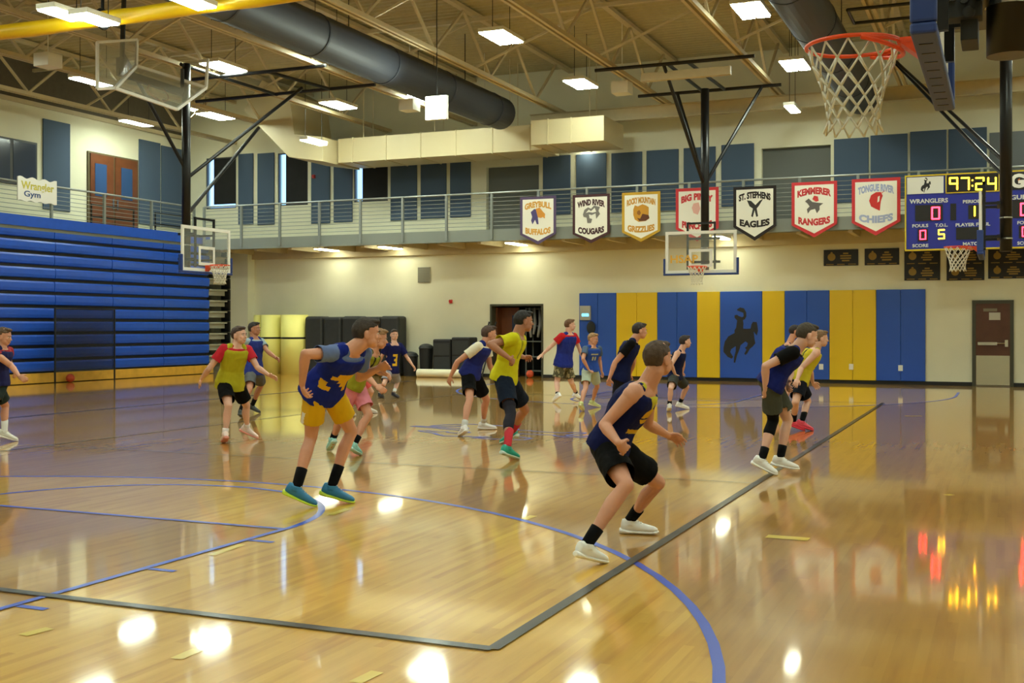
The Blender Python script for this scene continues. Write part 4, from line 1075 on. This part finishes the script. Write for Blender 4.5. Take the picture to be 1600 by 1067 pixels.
        # foot
        to = J['toe'+side]; u = to-a; lat = u.cross(UP); lat = lat.normalized() if lat.length > 1e-3 else rt
        ang = math.radians(26); f = (Matrix.Rotation(ang, 3, lat) @ u).normalized()
        if f.z > .0: f = Vector((f.x, f.y, 0)).normalized()
        un = lat.cross(f).normalized()
        J['ff'+side], J['fu'+side], J['fl'+side] = f, un, lat
        chain(body, [a, a-un*.045*s-f*.03*s], [.036*s, .032*s], 10); chain(body, [a-un*.04*s, a-un*.06*s+f*.08*s], [.028*s, .014*s], 10)
    # ---- arms, hands
    LU, LF = .29*s, .255*s
    for side, arm, fc in (('R', armR, fist[0]), ('L', armL, fist[1])):
        if arm is None: continue
        sh = J['sh'+side]; out = rt if side == 'R' else -rt
        es, ws = arm.get('sign', (0, 0))
        rel = sh-Vector((0,0,EYE)); dsh = -ST*rel.x+CT*rel.y
        e, de = solve(sh, LU, *arm['elbow'], dsh, sign=es, spread=.34)
        w_, dw = solve(e, LF, *arm['wrist'], de, sign=ws, spread=.3)
        J['el'+side], J['wr'+side] = e, w_
        u, f = e-sh, w_-e; r = s*(.6+.4*wide)
        body.ell(sh+u*.08, (rt*.066*r, fr*.064*r, spine*.068*r), 16, 10)
        chain(body, [sp(.86)+out*.1*s, sh], [.08*r, .062*r], 14)
        chain(body, [sh, sh+u*.35, sh+u*.7, e], [.060*r, .052*r, .045*r, .040*r], 14)
        chain(body, [e, e+f*.25, e+f*.6, w_], [.040*r, .044*r, .035*r, .026*r], 14)
        hd = f.normalized()
        if 'hand' in arm:
            hp, _ = solve(w_, .11*s, *arm['hand'], dw, sign=0, spread=.12); hd = (hp-w_).normalized()
        # palm faces the body midline / slightly down
        pn = (-out*.8-UP*.4); pn = (pn-hd*pn.dot(hd)).normalized(); sd = hd.cross(pn).normalized()   # sd: thumb side
        if sd.dot(fw) < 0: sd = -sd
        c0 = w_+hd*.015*s; c1 = w_+hd*.085*s
        body.ell((c0+c1)/2, (sd*.041*s, pn*.019*s, hd*.052*s), 16, 10); body.ell(c1, (sd*.042*s, pn*.015*s, hd*.02*s), 14, 8)
        fl_ = [.068, .078, .073, .056]
        for k in range(4):
            off = (1.5-k)*.0215*s; b0 = c1+sd*off+hd*.004*s; spr = sd*(1.5-k)*.07
            ln = fl_[k]*s; c = fc*(1+.12*k); a1, a2, a3 = c*.6, c*1.35, c*1.9
            p1 = b0+(hd*math.cos(a1)+pn*math.sin(a1)+spr).normalized()*ln*.46
            p2 = p1+(hd*math.cos(a2)+pn*math.sin(a2)+spr*.8).normalized()*ln*.32
            p3 = p2+(hd*math.cos(a3)+pn*math.sin(a3)+spr*.6).normalized()*ln*.25
            chain(body, [b0, p1, p2, p3], [.0105*s, .0095*s, .0088*s, .0078*s], 8)
        tb = w_+hd*.028*s+sd*.03*s; t1 = tb+(sd*.75+hd*.65+pn*.25).normalized()*.038*s; t2 = t1+(hd*.9+pn*.45+sd*.2).normalized()*.032*s
        chain(body, [w_+hd*.02*s+sd*.012*s, tb, t1, t2], [.019*s, .016*s, .0115*s, .0095*s], 8)
    # ---- neck and head
    rel = N-Vector((0,0,EYE)); dN = -ST*rel.x+CT*rel.y
    HC, dh = solve(N, .15*s, *head, dN, sign=0, spread=.15)
    hf0 = face_dir(hyaw); hr = hf0.cross(UP).normalized(); pa = math.radians(-pitch)
    hf = (hf0*math.cos(pa)+UP*math.sin(pa)).normalized(); hu = hr.cross(hf).normalized()
    hs = (.55*s+.45)*1.12
    def H(x, y, z): return HC+(hr*x+hf*y+hu*z)*hs      # right, forward, up
    base = H(0, -.035, -.07)
    chain(body, [sp(.93), N, base, H(0,-.02,-.03)], [.076*s, .070*s, .065*s, .060*s], 16)
    for sg in (-1, 1): chain(body, [sp(1.02), sp(.93)+rt*sg*.11*s], [.052*s, .05*s], 10)
    ax = lambda a, b, c: (hr*a*hs, hf*b*hs, hu*c*hs)
    body.ell(H(0, -.012, .03), ax(.075, .093, .088), 24, 16)
    body.ell(H(0, .018, -.02), ax(.064, .070, .085), 20, 14)
    body.ell(H(0, .045, -.075), ax(.043, .036, .032), 16, 10)      # chin and jaw
    for sg in (-1, 1):
        body.ell(H(sg*.04, .03, -.055), ax(.024, .042, .034), 12, 8)
        body.ell(H(sg*.036, .062, -.022), ax(.022, .02, .022), 12, 8)   # cheek
        body.ell(H(sg*.076, -.008, -.012), ax(.010, .021, .033), 12, 8)   # ear
        body.ell(H(sg*.028, .074, .022), ax(.022, .012, .008), 10, 6)   # brow
    body.add([H(0,.084,.014), H(-.009,.08,.012), H(.009,.08,.012), H(0,.112,-.022), H(-.017,.084,-.03), H(.017,.084,-.03), H(0,.095,-.037), H(0,.06,-.01)],
             [(0,1,3),(0,3,2),(1,4,3),(2,3,5),(4,6,3),(5,3,6),(0,7,1),(0,2,7),(1,7,4),(2,5,7),(4,7,6),(5,6,7)])
    body.ell(H(0, .100, -.024), ax(.011, .013, .010), 10, 8)
    body.ell(H(0, .083, -.053), ax(.022, .010, .006), 12, 6); body.ell(H(0, .082, -.064), ax(.019, .010, .006), 12, 6)
    link_mesh('body', remeshed(body, 'body', M_skin, vx, smooth=2, factor=.5), root)
    # eyes, brows, mouth
    for sg in (-1, 1):
        e_ = MB().ell(H(sg*.029, .074, .006), ax(.013, .009, .0075), 12, 8).build('eye', mat('eye_white', (225,218,208), .3), root, smooth=True)
        MB().ell(H(sg*.029, .0815, .006), ax(.006, .003, .006), 10, 6).build('iris', mat('iris_dark', (42,30,24), .2), e_, smooth=True)
        MB().tube([H(sg*.012,.089,.020), H(sg*.03,.088,.026), H(sg*.048,.076,.020)], .0035*hs, 6).build('eyebrow', mat('hair_%d_%d_%d' % hair, hair, .7, noise_amt=.25, noise_scale=40, bump=.5, bump_scale=150), root)
    MB().tube([H(-.021,.086,-.058), H(0,.0945,-.0575), H(.021,.086,-.058)], .0028*hs, 6).build('mouth', mat('lip', (150,76,70), .5), root)
    # hair
    M_h = mat('hair_%d_%d_%d' % hair, hair, .7, noise_amt=.25, noise_scale=40, bump=.5, bump_scale=150)
    hb = MB()
    def ss(x, e0, e1):
        x = max(0, min(1, (x-e0)/(e1-e0))); return x*x*(3-2*x)
    def hfn(a, b, d):      # direction in head frame: right, forward, up
        n_ = noise.noise(Vector((a*4+s, b*4, d*4)))
        line = .50-.30*abs(a)+.06*n_
        front = ss(b, .12, .34)*(1-ss(d, line-.08, line+.06))
        side = ss(b, -.30, -.02)*(1-ss(d, -.10+.05*n_, .10))*ss(abs(a), .3, .6)
        nape = 1-ss(d, -.84, -.62)
        k = 1-.26*max(front, side*.8, nape)
        return k*(1+.035*n_+.02*noise.noise(Vector((a*11, b*11, d*11))))
    th = .006+.01*longhair
    hb.ell(H(0, -.016, .022), ax(.077+th, .097+th, .092+th), 40, 30, fn=hfn)
    if longhair: hb.ell(H(0, .06, .078), ax(.055, .035, .022), 14, 8)
    hb.ell(H(0, .035, .094), ax(.052, .056, .022), 14, 8)
    link_mesh('hair', remeshed(hb, 'hair', M_h, .006, smooth=1, fold=.0035, fold_scale=45), root)
    # ---- clothes
    def loc(p):
        q = p-P; return q.dot(rt)/s, q.dot(fr)/s, q.dot(spine)/(N-P).length
    if tee:
        m_ = MB(); m_.loft(rings(.3, .97, .012))
        chain(m_, [sp(.95), sp(.995)], [.066*s, .062*s], 16)
        for sg in (-1, 1): chain(m_, [sp(.995), sp(.93)+rt*sg*.11*s], [.057*s, .056*s], 10)
        cuts = []
        for side in 'RL':
            if (armR if side == 'R' else armL) is None: continue
            sh, e = J['sh'+side], J['el'+side]; u = e-sh; out = rt if side == 'R' else -rt
            chain(m_, [sp(.86)+out*.1*s, sh], [.084*s, .073*s], 16)
            m_.cyl(sh-u*.02, sh+u*(sleeve+.12), .073*s*wide, 18, r1=.074*s*wide); m_.sph(sh, .075*s*wide, 0, 16, 10); cuts.append((sh+u*sleeve, u.normalized(), .12*s))
        cloth('tee_shirt', remeshed(m_, 'tee_shirt', mat('cloth_%d_%d_%d' % tee, tee, .85), .009, 2, fold=.006, fold_scale=10), cuts)
    M_top = mat('cloth_%d_%d_%d' % top, top, .8)
    M_lin = mat('cloth_%d_%d_%d' % (lining or top), (lining or top), .8)
    M_num = mat('cloth_%d_%d_%d' % (numcol or (214,170,40)), (numcol or (214,170,40)), .8)
    m_ = MB()
    cuts = [(sp(hem), -spine, .5*s)]
    R_ = rings(hem-.06, .93, lambda t: (.027 if tee else .022)+.022*max(0, .3-t)*2.2)
    m_.loft(R_)
    # shoulder straps: wrap close to the neck
    for sg in (-1, 1):
        chain(m_, [sp(.9)+rt*sg*.12*s, sp(.975)+rt*sg*.085*s], [(.070 if tee else .058)*s, (.058 if tee else .046)*s], 12)
    if sig == 'sleeves':
        for side in 'RL':
            sh, e = J['sh'+side], J['el'+side]; u = e-sh; out = rt if side == 'R' else -rt
            chain(m_, [sp(.86)+out*.1*s, sh], [.097*s, .078*s], 16)
            m_.cyl(sh-u*.02, sh+u*(sleeve+.12), .076*s*wide, 18, r1=.082*s*wide); m_.sph(sh, .077*s*wide, 0, 16, 10); cuts.append((sh+u*sleeve, u.normalized(), .13*s))
    GL = {'3': ['111','001','011','001','111'], '10': ['10111','10101','10101','10101','10111'], '12': ['10111','10001','10111','10100','10111'],
          'F': ['0011110','0111111','0001111','1000110','1100010','0000000'], 'band': ['1111111']}
    def pf(c, nrm):
        x, y, z = loc(c)
        if lining:
            if y > 0 and z > .74+abs(x)*2.4: return 1
            if z > .965 and abs(x) < .1: return 1
        if number in GL and number:
            if y > 0:
                g = GL[number]; cw = .045 if number != 'F' else .042; rows_ = len(g); cols_ = len(g[0])
                i = int((cols_*cw/2-x)/cw) if -cols_*cw/2 < x < cols_*cw/2 else -1; j = int((.62-z)/(.085)) if z < .62 else -1
                if 0 <= i < cols_ and 0 <= j < rows_ and g[j][i] == '1': return 2
        if number == 'crest' and y > 0:
            if .33 < z < .40 and abs(x) < .11: return 2
            if ((z-.64)/.13)**2+(x/.085)**2 < 1 and not (abs(z-.6) < .012): return 2
        if number == 'name' and y > 0:
            if .68 < z < .74 and abs(x) < .10: return 2
            if .42 < z < .6 and .015 < abs(x) < .05: return 2
        if number == 'stripes' and abs(abs(x)-.09) < .018 and z > .5: return 2
        return 0
    cloth('jersey', remeshed(m_, 'jersey', [M_top, M_lin, M_num], .008, 2, fold=.011, fold_scale=8, print_fn=pf), cuts)
    # shorts
    m_ = MB(); m_.loft(rings(-.19, .1, .022)); cuts = []
    for side in 'RL':
        h, k = J['hip'+side], J['knee'+side]; t = k-h; out = rt if side == 'R' else -rt
        m_.sph(h, .108*s*wide, 0, 16, 10)
        m_.cyl(h, h+t*(shortlen+.1), .106*s*wide, 20, r1=.106*s*wide); cuts.append((h+t*shortlen, t.normalized(), .17*s))
    M_sh = mat('cloth_%d_%d_%d' % shorts, shorts, .85)
    if stripe == 'camo':
        M_sh = bpy.data.materials.new('camo_cloth'); M_sh.use_nodes = True; nt = M_sh.node_tree; n_ = nt.nodes.new('ShaderNodeTexNoise'); n_.inputs['Scale'].default_value = 16
        tc = nt.nodes.new('ShaderNodeTexCoord'); r_ = nt.nodes.new('ShaderNodeValToRGB'); nt.links.new(tc.outputs['Object'], n_.inputs['Vector']); nt.links.new(n_.outputs['Fac'], r_.inputs[0]); nt.links.new(r_.outputs[0], nt.nodes['Principled BSDF'].inputs['Base Color'])
        r_.color_ramp.interpolation = 'CONSTANT'; el = r_.color_ramp.elements; el[0].color = (*lin((84,80,52)), 1); el[1].position = .52; el[1].color = (*lin((150,140,104)), 1)
        q = el.new(.45); q.color = (*lin((60,56,38)), 1)
        nt.nodes['Principled BSDF'].inputs['Roughness'].default_value = .85
    def pfs(c, nrm):
        if stripe == 'side':
            for side in 'RL':
                out = rt if side == 'R' else -rt
                h = J['hip'+side]; q = c-h
                t = (J['knee'+side]-h).normalized(); al = q.dot(t); per = q-t*al
                if al > .1*s and per.length > 0 and per.normalized().dot(out) > .86:
                    return 2 if (.18*s < al and abs(per.normalized().dot(fr)) < .2) else 1
        return 0
    cloth('shorts', remeshed(m_, 'shorts', [M_sh, mat('cloth_%d_%d_%d' % (214,170,40), (214,170,40), .8), M_white], .008, 2, fold=.010, fold_scale=9, print_fn=pfs), cuts)
    # socks and shoes
    M_sock = mat('cloth_%d_%d_%d' % socks, socks, .9)
    M_shoe = mat('shoe_%d_%d_%d' % shoes, shoes, .55); M_sole = mat('sole_%d_%d_%d' % sole, sole, .5)
    for side in 'RL':
        a, k = J['ankle'+side], J['knee'+side]; q = (k-a); ln = q.length
        m_ = MB(); f_ = sock_h/ln*s
        m_.tube([a-q.normalized()*.02*s, a, a+q*f_*.5, a+q*f_], [.042*s, .041*s, .0445*s, .052*s if sock_h > .2 else .047*s], 16); m_.build('sock', M_sock, root, smooth=True)
        f, un, lt_ = J['ff'+side], J['fu'+side], J['fl'+side]
        c = a-un*.088*s      # sole plane below the ankle
        def R(xf, w_, h0, h1, n=16):
            o = c+f*xf*s; return [o+lt_*w_*s*math.cos(2*math.pi*i/n)*(1)+un*s*((h0+h1)/2+(h1-h0)/2*math.sin(2*math.pi*i/n)) for i in range(n)]
        up_ = MB(); up_.loft([R(-.078,.018,.03,.075), R(-.068,.034,.012,.11), R(-.03,.040,.008,.118), R(.01,.041,.008,.112), R(.05,.045,.008,.098), R(.09,.050,.008,.080), R(.14,.050,.008,.066), R(.18,.041,.01,.056), R(.205,.022,.014,.042)])
        up_.tube([a-un*.02*s, a+un*.015*s-f*.004*s], [.05*s, .047*s], 16)
        so = MB(); so.loft([R(-.090,.024,.002,.04), R(-.07,.042,-.004,.042), R(-.02,.043,-.004,.03), R(.04,.044,-.002,.026), R(.10,.051,-.004,.026), R(.15,.050,-.004,.026), R(.19,.040,0,.026), R(.214,.02,.008,.026)])
        zmin = min([p.z for p in so.v])
        if zmin < .001 or zmin < .035:
            dz = .001-zmin
            for L_ in (up_.v, so.v):
                for i in range(len(L_)): L_[i] = L_[i]+Vector((0,0,dz))
        so_ = shoe_up
        o = link_mesh('shoe', remeshed(up_, 'shoe', M_shoe, .006, 2), root)
        link_mesh('shoe_sole', remeshed(so, 'shoe_sole', M_sole, .006, 1), o)
        m_ = MB()
        for i in range(4):
            z = c+f*(.035+.022*i)*s+un*(.112-.013*i)*s+Vector((0,0,(.001-zmin) if zmin < .035 else 0)); m_.tube([z-lt_*.022*s-un*.004, z+un*.003, z+lt_*.022*s-un*.004], .0035, 5)
        m_.build('laces', mat('lace', (235,235,230) if sum(shoes) < 450 else (190,190,190), .7), o)
    if brace:
        side, col, a0, a1 = brace; h, k, a = J['hip'+side], J['knee'+side], J['ankle'+side]; bk = J['bk'+side]; m_ = MB(); r = s*(.5+.5*wide)
        chain(m_, [k+(h-k)*a0, k+(h-k)*.12, k, k+(a-k)*.1, k+(a-k)*.3+bk*.014*s, k+(a-k)*a1+bk*.012*s], [.078*r, .063*r, .062*r, .058*r, .063*r, .058*r], 16)
        link_mesh('knee_sleeve', remeshed(m_, 'knee_sleeve', mat('cloth_%d_%d_%d' % col, col, .8), .007, 2), root)
    return root

NAVY = (34,44,120); GOLD = (214,170,40)
def leg(knee, ankle, toe, **k): return dict(knee=knee, ankle=ankle, toe=toe, **k)
def arm(e, w, h=None, s=(0,0)):
    d = dict(elbow=e, wrist=w, sign=s)
    if h: d['hand'] = h
    return d
# foreground player
person('person crouching nearest the camera in navy tank top, black shorts and white shoes', s=1.0, torso=((955,697),(1010,603)), head=(1029,561), yaw=-24, hyaw=42, pitch=0,
       armR=arm((944,664),(966,692),(980,705),(-1,-1)), armL=arm((1012,662),(1043,680),(1060,686),(1,0)), legR=leg((978,758),(917,846),(940,874)), legL=leg((1028,754),(986,810),(1026,829)),
       hair=(74,56,42), top=(16,24,76), lining=(196,186,50), number='crest', shorts=(9,9,10), skin='tan', voxel=.0055, sock_h=.13, fist=(.75,.5))
# main player left
person('person bending low in blue jersey over grey tee with gold shorts and blue-green shoes', s=1.10, torso=((506,608),(549,548)), head=(574,521), yaw=-40, hyaw=12, pitch=5,
       armR=arm((477,553),(472,600),(475,616),(-1,0)), armL=arm((562,590),(592,575),(606,570),(0,0)), legR=leg((486,682),(463,754),(484,787)), legL=leg((549,674),(519,752),(546,781)),
       hair=(50,40,32), top=(20,36,128), tee=(100,118,162), number='F', shorts=(212,168,24), stripe='side', skin='tan', voxel=.006, shoes=(44,122,170), sole=(200,230,60), sock_h=.17, fist=(.9,.4), hem=-.17, shortlen=.66, wide=.92)
# yellow pinnie, red tee
person('person in yellow pinnie over red tee with black shorts, arms spread', s=.98, torso=((360,598),(370,541)), head=(374,524), yaw=-55, hyaw=-25, pitch=0,
       armR=arm((326,577),(315,592),(311,600)), armL=arm((402,574),(420,586),(430,590)), legR=leg((357,634),(352,674),(350,689)), legL=leg((385,633),(386,664),(397,682)),
       hair=(58,40,34), top=(176,172,38), tee=(190,40,54), shorts=(10,10,11), skin='fair', shoes=(236,214,208), sole=(226,150,140), sock_h=.07, socks=(226,216,212), hem=-.14, fist=(.3,.2))
person('person jogging behind the yellow pinnie player in blue pinnie over pale tee with grey shorts', s=.94, torso=((397,581),(398,529)), head=(398,514), yaw=-35, hyaw=-15, pitch=0,
       armR=arm((380,550),(380,566)), armL=arm((418,549),(432,560),(437,562)), legR=leg((390,608),(376,635),(378,648),tz=.06), legL=leg((408,601),(394,630),(402,643)),
       hair=(34,26,24), top=(40,54,130), tee=(150,170,180), shorts=(90,92,94), skin='brown', shoes=(60,66,66), sole=(70,76,76), voxel=.008, sock_h=.17)
person('person at left edge reaching down to a dribble in navy tee and dark shorts', s=.98, torso=((-4,596),(3,544)), head=(6,526), yaw=-10, hyaw=0, pitch=10,
       armR=arm((18,572),(30,588),(37,592),(-1,0)), armL=arm((14,566),(22,580),None,(1,0)), legR=leg((8,634),(7,668),(22,686)), legL=leg((-14,634),(-20,668),(-8,688)),
       hair=(86,64,42), top=(34,36,84), tee=(150,44,50), shorts=(40,52,50), skin='tan', voxel=.008, shoes=(222,222,212), socks=(225,225,220), sleeve=.3)
# pink shorts
person('person behind the gold-shorts player with pink shorts and pale cyan shoes', s=1.0, torso=((553,600),(583,549)), head=(592,529), yaw=-12, hyaw=5, pitch=12,
       armR=arm((573,588),(588,603),(597,609),(-1,-1)), armL=arm((590,580),(604,585),None,(1,0)), legR=leg((534,650),(519,682),(516,702)), legL=leg((576,648),(553,690),(560,708),),
       hair=(140,106,70), top=(150,150,40), number='stripes', numcol=(30,30,34), shorts=(226,140,160), skin='tan', shoes=(150,214,214), sole=(190,230,228), voxel=.008, sock_h=.12)
person('person mostly hidden behind the gold-shorts player, white shoes showing between legs', s=.95, torso=((560,585),(570,538)), head=(575,524), yaw=-5, hyaw=0, pitch=5,
       armR=arm((566,562),(572,578)), armL=arm((572,562),(580,578)), legR=leg((552,610),(546,636),(552,648)), legL=leg((580,612),(574,632),(588,643)),
       hair=(60,44,34), top=(46,50,80), shorts=(210,90,90), skin='fair', shoes=(226,224,214), voxel=.009)
person('person in navy tee with yellow number three and grey shorts by the black pads', s=.93, torso=((612,579),(616,536)), head=(616,523), yaw=-50, hyaw=-70, pitch=5,
       armR=arm((597,556),(592,568),(590,572)), armL=arm((636,558),(645,571),(649,577)), legR=leg((600,600),(594,613),(598,620)), legL=leg((621,598),(616,612),(622,620)),
       hair=(52,38,30), top=(22,26,80), sig='sleeves', number='3', shorts=(150,150,160), skin='fair', shoes=(30,32,40), sole=(30,32,40), socks=(225,225,220), voxel=.009, sleeve=.75, sock_h=.1)
# white tee
person('person in blue pinnie over white tee with black shorts and white shoes, arm hanging back', s=1.0, torso=((736,584),(757,537)), head=(765,522), yaw=-20, hyaw=10, pitch=5,
       armR=arm((715,565),(704,588),(701,598),(-1,0)), armL=arm((765,570),(772,584),None,(1,0)), legR=leg((734,623),(725,664),(720,679)), legL=leg((760,624),(755,660),(776,668)),
       hair=(74,54,46), top=(34,44,120), tee=(232,226,204), shorts=(9,9,10), skin='tan', socks=(200,200,196), shoes=(232,232,236), voxel=.0075, sock_h=.1, fist=(.4,.7))
# yellow jersey
person('tall person in bright yellow jersey with navy shorts, knee sleeve and teal shoes', s=1.12, torso=((790,588),(809,524)), head=(819,502), yaw=-15, hyaw=15, pitch=5,
       armR=arm((766,538),(796,560),(804,567),(-1,0)), armL=arm((802,552),(818,558),(825,558),(1,0)), legR=leg((798,646),(793,696),(806,714)), legL=leg((820,640),(799,676),(786,693),dt=15.7),
       hair=(30,26,26), top=(206,202,28), sig='sleeves', number='stripes', numcol=(150,150,40), shorts=(16,26,44), skin='brown', shoes=(30,160,140), sole=(200,220,214), socks=(186,50,60), sock_h=.24, brace=('R', (36,34,44), .22, .45), voxel=.0065, hem=-.12, fist=(1.1,1.1))
person('person in blue pinnie over red tee with camouflage shorts, arms held out', s=.99, torso=((881,568),(889,521)), head=(891,508), yaw=-45, hyaw=5, pitch=0, wide=1.12,
       armR=arm((861,541),(848,553),(842,558)), armL=arm((905,544),(912,562),(916,568)), legR=leg((870,597),(871,614),(867,626)), legL=leg((893,598),(900,612),(906,622)),
       hair=(110,76,48), top=(36,50,140), tee=(190,34,40), shorts=(100,94,70), stripe='camo', skin='fair', voxel=.008, sock_h=.07, fist=(.1,.5))
person('shorter blond person in royal blue jersey over grey tee with pale shorts', s=.88, torso=((922,576),(926,542)), head=(927,530), yaw=-60, hyaw=-35, pitch=10,
       armR=arm((911,561),(919,576),(923,581)), armL=arm((937,562),(940,580),(942,586)), legR=leg((915,606),(908,628),(910,640)), legL=leg((933,604),(926,626),(936,634)),
       hair=(150,116,76), top=(44,78,168), tee=(82,100,128), number='name', numcol=(190,186,140), shorts=(178,190,172), skin='tan', voxel=.008, shoes=(206,216,150), sole=(226,230,190), socks=(210,214,160), sock_h=.05)
person('person in dark navy pinnie over black tee, before leftmost yellow wall mats', s=1.0, d0=18.0, torso=((971,590),(990,532)), head=(1000,517), yaw=-10, hyaw=10, pitch=5,
       armR=arm((961,566),(952,592),(951,602),(-1,0)), armL=arm((990,566),(984,585),None,(1,0)), legR=leg((966,630),(955,656),(968,668)), legL=leg((985,630),(972,655),(985,666)),
       hair=(44,34,30), top=(18,26,70), tee=(11,11,14), shorts=(34,36,42), skin='tan', voxel=.0075, sock_h=.12)
person('person in navy sleeveless jersey and grey shorts standing before the blue wall pads', s=.93, torso=((1056,588),(1064,548)), head=(1071,534), yaw=-25, hyaw=10, pitch=0,
       armR=arm((1049,570),(1055,585),None,(-1,0)), armL=arm((1068,568),(1066,582),(1066,586)), legR=leg((1048,607),(1046,630),(1045,641)), legL=leg((1073,605),(1063,628),(1074,637)),
       hair=(46,34,30), top=(22,28,66), shorts=(60,62,60), skin='fair', voxel=.008, sock_h=.08)
# right players
person('person leaning forward in black tee, blue pinnie and olive grey shorts with black knee sleeve', s=1.04, torso=((1206,600),(1244,546)), head=(1262,524), yaw=-14, hyaw=5, pitch=15,
       armR=arm((1196,572),(1196,608),(1198,622),(-1,0)), armL=arm((1235,580),(1232,598),None,(1,0)), legR=leg((1208,656),(1190,710),(1206,738)), legL=leg((1231,656),(1219,713),(1246,735)),
       hair=(66,56,42), top=(22,34,110), tee=(9,9,10), shorts=(72,76,68), skin='fair', brace=('R', (8,8,9), .25, .3), voxel=.006, sock_h=.14, hem=-.08, shortlen=.72, fist=(.8,.6))
person('person in yellow pinnie with black shorts and bright pink shoes', s=1.0, torso=((1250,594),(1275,546)), head=(1283,529), yaw=0, hyaw=0, pitch=5,
       armR=arm((1252,575),(1246,592),None,(-1,0)), armL=arm((1266,578),(1270,598),(1276,604),(1,0)), legR=leg((1243,628),(1240,655),(1252,670)), legL=leg((1262,627),(1253,656),(1266,670)),
       hair=(120,90,60), top=(196,180,44), number='stripes', numcol=(40,40,44), shorts=(14,18,30), skin='fair', shoes=(240,80,104), sole=(230,60,90), voxel=.007, sock_h=.18)
person('person mostly hidden behind the leaning player, only dark hair and face edge showing', s=.95, d0=22.0, torso=((1222,585),(1234,536)), head=(1243,518), yaw=-20, hyaw=-10, pitch=5,
       armR=arm((1218,560),(1222,580)), armL=arm((1238,562),(1236,580)), legR=leg((1214,612),(1212,632),(1220,640)), legL=leg((1230,612),(1226,632),(1234,640)),
       hair=(40,30,28), top=(40,44,80), shorts=(40,42,50), skin='tan', voxel=.009)

# basketballs
def ball(c, r, lb):
    t_ = MB().sph(c, r, 0, 32, 20).build('basketball', mat('ball_orange', (206,78,40), .55, bump=.3, bump_scale=200), smooth=True, origin=(c[0], c[1], c[2]-r)); tag(t_, lb, 'basketball')
    m_ = MB(); C_ = Vector(c)
    for ax_ in (Vector((1,0,0)), Vector((0,1,0)), Vector((.7,.7,0))):
        m_.tube([C_+(ax_.normalized()*math.cos(i*math.pi/12)+UP*math.sin(i*math.pi/12))*r for i in range(24)], .003, 5, closed=True)
    m_.build('seam', M_rubber, t_)
p = at(110, 596, Z=0); ball((-24.62, at(110, 590, X=-24.62).y, .121), .12, 'orange basketball on the floor before the blue bleachers')
p = at(828, 596, Z=0); ball((at(828, 588, Y=YF-.2).x, YF-.2, .121), .12, 'orange basketball on the floor in front of storage doorway')
